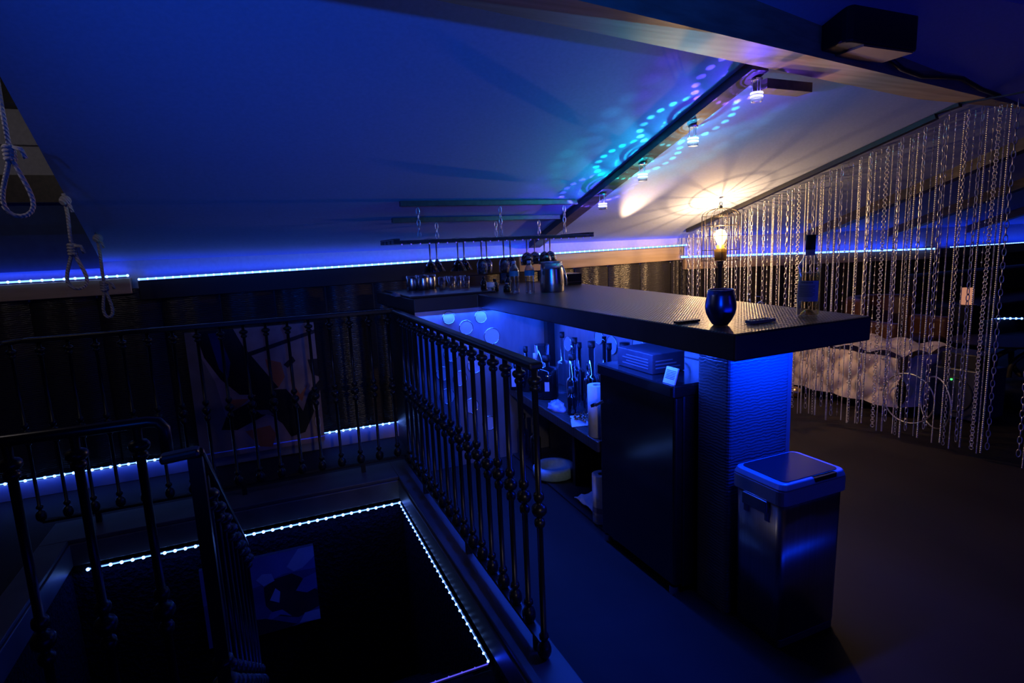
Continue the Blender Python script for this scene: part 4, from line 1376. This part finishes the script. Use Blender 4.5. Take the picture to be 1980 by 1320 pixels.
# straps hanging from a lounge rafter
for k, (x, y, c, ln, lb) in enumerate(((6.75, 3.0, (0.35, 0.16, 0.07), 0.34, 'tan leather strap hanging from the lounge rafter'), (6.78, 2.88, (0.02, 0.02, 0.02), 0.42, 'black leather strap hanging from the lounge rafter'),
                                       (6.76, 2.78, (0.30, 0.2, 0.06), 0.36, 'yellow-brown leather strap hanging from the lounge rafter'))):
    z1 = zc(y) - 0.09
    m = MB(); m.smooth = True
    m.tube([(0, 0, 0), (0.01, 0, -ln * 0.5), (0.0, 0.01, -ln)], [0.012, 0.022, 0.03], 8)
    o = m.build('leather_strap', mat('strap %d' % k, c, 0.5)); o.location = (x, y, z1)
    tag(o, lb, 'strap')
t = root('lounge_post', (5.35, 1.98, 0.0), 'black post holding the ridge beam beyond the curtain', 'post')
bevel(MB().box(-0.06, 0.06, -0.06, 0.06, 0.0, 2.2).build('shaft', BLACK, t), 0.006)
# blue tinsel plant by the lamp foot
t = root('tinsel_plant', (3.53, 3.44, 0.0), 'blue tinsel branch in a black pot beside the caged lamp', 'plant')
MB().lathe([(0.08, 0), (0.10, 0.2), (0.09, 0.2), (0.0, 0.18)], (0, 0, 0), 20).build('pot', BLACK, t)
m = MB()
for i in range(90):
    a, z = rnd.uniform(0, 2 * PI), rnd.uniform(0.2, 1.02)
    q = 0.03 + 0.10 * math.sin((z - 0.2) / 0.82 * PI) + 0.02
    p = Vector((q * math.cos(a) * 0.9, q * math.sin(a) * 0.9, z))
    d = Vector((math.cos(a), math.sin(a), rnd.uniform(-0.3, 0.6))) * 0.05
    s_ = Vector((-math.sin(a), math.cos(a), 0)) * 0.008
    m.add([p - s_, p + s_, p + d + s_ * 0.3, p + d - s_ * 0.3, p * 1.0 + Vector((0, 0, 0.003)) , ], [(0, 1, 2, 3), (3, 2, 4)])
o = m.build('tinsel', mat('blue tinsel', (0.1, 0.2, 0.8), 0.25, 0.8), t); o['kind'] = 'stuff'
m = MB(); m.tube([(0, 0, 0.18), (0.01, 0, 0.6), (0, 0, 1.0)], 0.008, 6); m.build('stem', BLACK, t)

# ------------------------------------------------------------------ pictures
def canvas(name, loc, wd, ht, label, shapes, base, mats, depth=0.03):
    """flat picture; shapes = [(material index, polygon in 0..1 units)], painted one over the other"""
    t = root(name, loc, label, 'picture')
    MB().box(-wd / 2, wd / 2, 0.0, depth, 0, ht).build('panel', BLACK, t)
    m = MB()
    m.cur = 0
    m.add([(-wd / 2, -0.001, 0), (wd / 2, -0.001, 0), (wd / 2, -0.001, ht), (-wd / 2, -0.001, ht)], [(0, 1, 2, 3)])
    for k, (mi, poly) in enumerate(shapes):
        m.cur = mi
        yy = -0.0015 - 0.0003 * k
        m.add([((p[0] - 0.5) * wd, yy, p[1] * ht) for p in poly], [tuple(range(len(poly)))])
    m.build('painting', [base] + mats, t)
    return t
def art(name, c0, c1, sc=6, rough=0.28, bump=0.25):
    return noisy(name, c0, c1, sc, rough, bump=bump, dist=0.006)
A0 = art('mauve paint', (0.36, 0.24, 0.26), (0.58, 0.42, 0.44))
A1 = art('black paint', (0.008, 0.008, 0.009), (0.02, 0.018, 0.02))
A2 = art('rust paint', (0.55, 0.14, 0.06), (0.70, 0.26, 0.12))
A3 = art('grey paint', (0.22, 0.18, 0.17), (0.34, 0.28, 0.28))
A4 = art('blue gloss paint', (0.01, 0.02, 0.12), (0.03, 0.05, 0.3))
canvas('wall_poster', (-0.09, 4.415, 0.075), 0.83, 0.90, 'large glossy abstract painting in rust, mauve and black on the wall behind the railing', [
    (3, [(0, 0), (0.30, 0), (0.22, 0.35), (0.18, 0.6), (0.10, 0.8), (0.05, 1.0), (0, 1.0)]),
    (1, [(0.08, 1.0), (0.36, 1.0), (0.42, 0.86), (0.58, 0.62), (0.66, 0.50), (0.50, 0.46), (0.35, 0.48), (0.22, 0.62), (0.12, 0.80)]),
    (4, [(0.17, 0.98), (0.25, 0.98), (0.31, 0.74), (0.28, 0.62), (0.22, 0.70)]),
    (1, [(0.42, 0.80), (1.0, 0.94), (1.0, 0.91), (0.44, 0.77)]),
    (2, [(0.58, 0.74), (0.70, 0.70), (0.72, 0.58), (0.66, 0.50), (0.60, 0.60)]),
    (2, [(0.76, 0.56), (0.83, 0.42), (0.90, 0.50), (0.84, 0.36), (0.78, 0.44)]),
    (1, [(0.72, 0.68), (0.80, 0.74), (0.82, 0.70), (0.75, 0.65)]),
    (1, [(0.50, 0.50), (0.72, 0.48), (0.80, 0.36), (0.84, 0.28), (0.90, 0.42), (1.0, 0.52), (1.0, 0.44), (0.92, 0.24), (0.84, 0.10), (0.72, 0.08), (0.66, 0.20), (0.56, 0.30), (0.30, 0.20), (0.18, 0.22), (0.24, 0.34), (0.44, 0.42)]),
    (2, [(0.28, 0.45), (0.42, 0.44), (0.34, 0.38), (0.26, 0.36)]),
    (2, [(0.36, 0.18), (0.56, 0.20), (0.60, 0.12), (0.56, 0.02), (0.46, 0.04)]),
    (3, [(0.46, 0.34), (0.56, 0.33), (0.60, 0.28), (0.50, 0.30)]),
    (1, [(0.92, 0.70), (1.0, 0.70), (1.0, 0.55), (0.94, 0.58)]),
], A0, [A1, A2, A3, A4], 0.03)
m = MB(); m.smooth = True
for i in range(4):
    pts = []
    for k in range(14):
        a = 2 * PI * k / 14
        pts.append((0.020 * math.cos(a) * (0.35 if i % 2 else 1), 0.020 * math.cos(a) * (1 if i % 2 else 0.35), -i * 0.062 + 0.042 * math.sin(a)))
    m.tube(pts, 0.005, 6, True)
o = m.build('wall_chain', mat('pale plastic chain', (0.6, 0.5, 0.6), 0.5)); o.location = (0.285, 4.385, 0.36)
tag(o, 'short pale big-link chain hanging at the lower edge of the abstract painting', 'chain')
B0 = art('deep blue paint', (0.05, 0.07, 0.22), (0.10, 0.14, 0.36))
B1 = art('dusk paint', (0.03, 0.022, 0.035), (0.06, 0.04, 0.06))
B2 = art('pale blue paint', (0.3, 0.38, 0.7), (0.42, 0.5, 0.8))
B3 = art('mid blue paint', (0.10, 0.14, 0.42), (0.16, 0.22, 0.55))
canvas('stairwell_picture', (-0.18, 3.52, -0.78), 0.62, 0.49, 'blue abstract wave picture on the back wall of the stairwell', [
    (3, [(0.0, 0.55), (0.0, 1.0), (1.0, 1.0), (1.0, 0.7), (0.7, 0.72), (0.5, 0.64)]),
    (2, [(0.74, 0.80), (0.86, 1.0), (1.0, 1.0), (1.0, 0.86), (0.88, 0.74), (0.80, 0.72)]),
    (1, [(0.52, 0.60), (0.62, 0.68), (0.78, 0.70), (0.86, 0.62), (0.95, 0.45), (1.0, 0.40), (1.0, 0.18), (0.80, 0.10), (0.60, 0.20), (0.52, 0.36)]),
    (3, [(0.80, 0.46), (0.88, 0.60), (1.0, 0.64), (1.0, 0.44), (0.9, 0.40)]),
    (2, [(0.46, 0.72), (0.52, 0.78), (0.60, 0.76), (0.62, 0.66), (0.52, 0.62)]),
    (2, [(0.56, 0.42), (0.62, 0.56), (0.66, 0.50), (0.64, 0.36)]),
    (2, [(0.80, 0.02), (0.86, 0.14), (1.0, 0.14), (1.0, 0.0)]),
    (3, [(0.50, 0.14), (0.56, 0.26), (0.66, 0.26), (0.74, 0.14), (0.64, 0.20)]),
    (1, [(0.2, 0.0), (0.2, 0.25), (0.5, 0.2), (0.78, 0.02), (0.7, 0.0)]),
], B0, [B1, B2, B3], 0.03)

# ------------------------------------------------------------------ rope nooses
def noose(x, y, zk, zb, label, wloop=0.05, top_knot=False, zt=None):
    zt = zt or zc(y)
    t = root('rope_noose', (x, y, zt), label, 'rope')
    k, b_ = zk - zt, zb - zt
    r = 0.0085
    m = MB(); m.smooth = True
    m.tube([(0.0, 0, 0.0), (0.004, 0, k * 0.4), (0, 0, k * 0.8), (0.002, 0, k)], r, 8)
    m.build('rope', ROPE, t)
    m = MB(); m.smooth = True
    h = k - b_
    pts = [(0.006, 0, k)]
    for i in range(1, 20):
        a = i / 20
        ang = 2 * PI * a
        wv_ = wloop * math.sin(PI * a) ** 0.8 * (1 if True else 1)
        pts.append((wv_ * math.sin(ang) * 1.05 * (0.3 + 0.7 * math.sin(PI * a)), 0.0, k - h * (0.5 - 0.5 * math.cos(ang)) ** 0.75))
    pts.append((-0.006, 0, k))
    m.tube(pts, r, 8)
    m.build('loop', ROPE, t)
    m = MB(); m.smooth = True
    for i in range(4):
        m.ring((0.0, 0, k + 0.012 - i * 0.014), 0.014, 0.009, 'z', 12, 6)
    m.tube([(0.01, -0.01, k + 0.01), (0.04, -0.015, k + 0.005), (0.05, -0.015, k - 0.03)], 0.008, 8)
    m.build('knot', ROPE, t)
    if top_knot:
        m = MB(); m.smooth = True
        m.ball((0.006, -0.01, -0.035), 0.026, 10, 8); m.tube([(0.0, -0.012, -0.03), (0.025, -0.02, -0.06), (0.03, -0.02, -0.09)], 0.008, 6)
        m.build('top_knot', ROPE, t)
    return t
noose(-0.805, 2.79, 1.885, 1.645, 'white rope noose hanging nearest the viewer at the alcove edge', 0.062, False, 2.62)
noose(-0.83, 3.50, 1.541, 1.34, 'dim rope noose hanging midway along the alcove edge', 0.055, True)
noose(-0.825, 4.0, 1.34, 1.15, 'dim rope noose hanging closest to the back wall', 0.03, True)
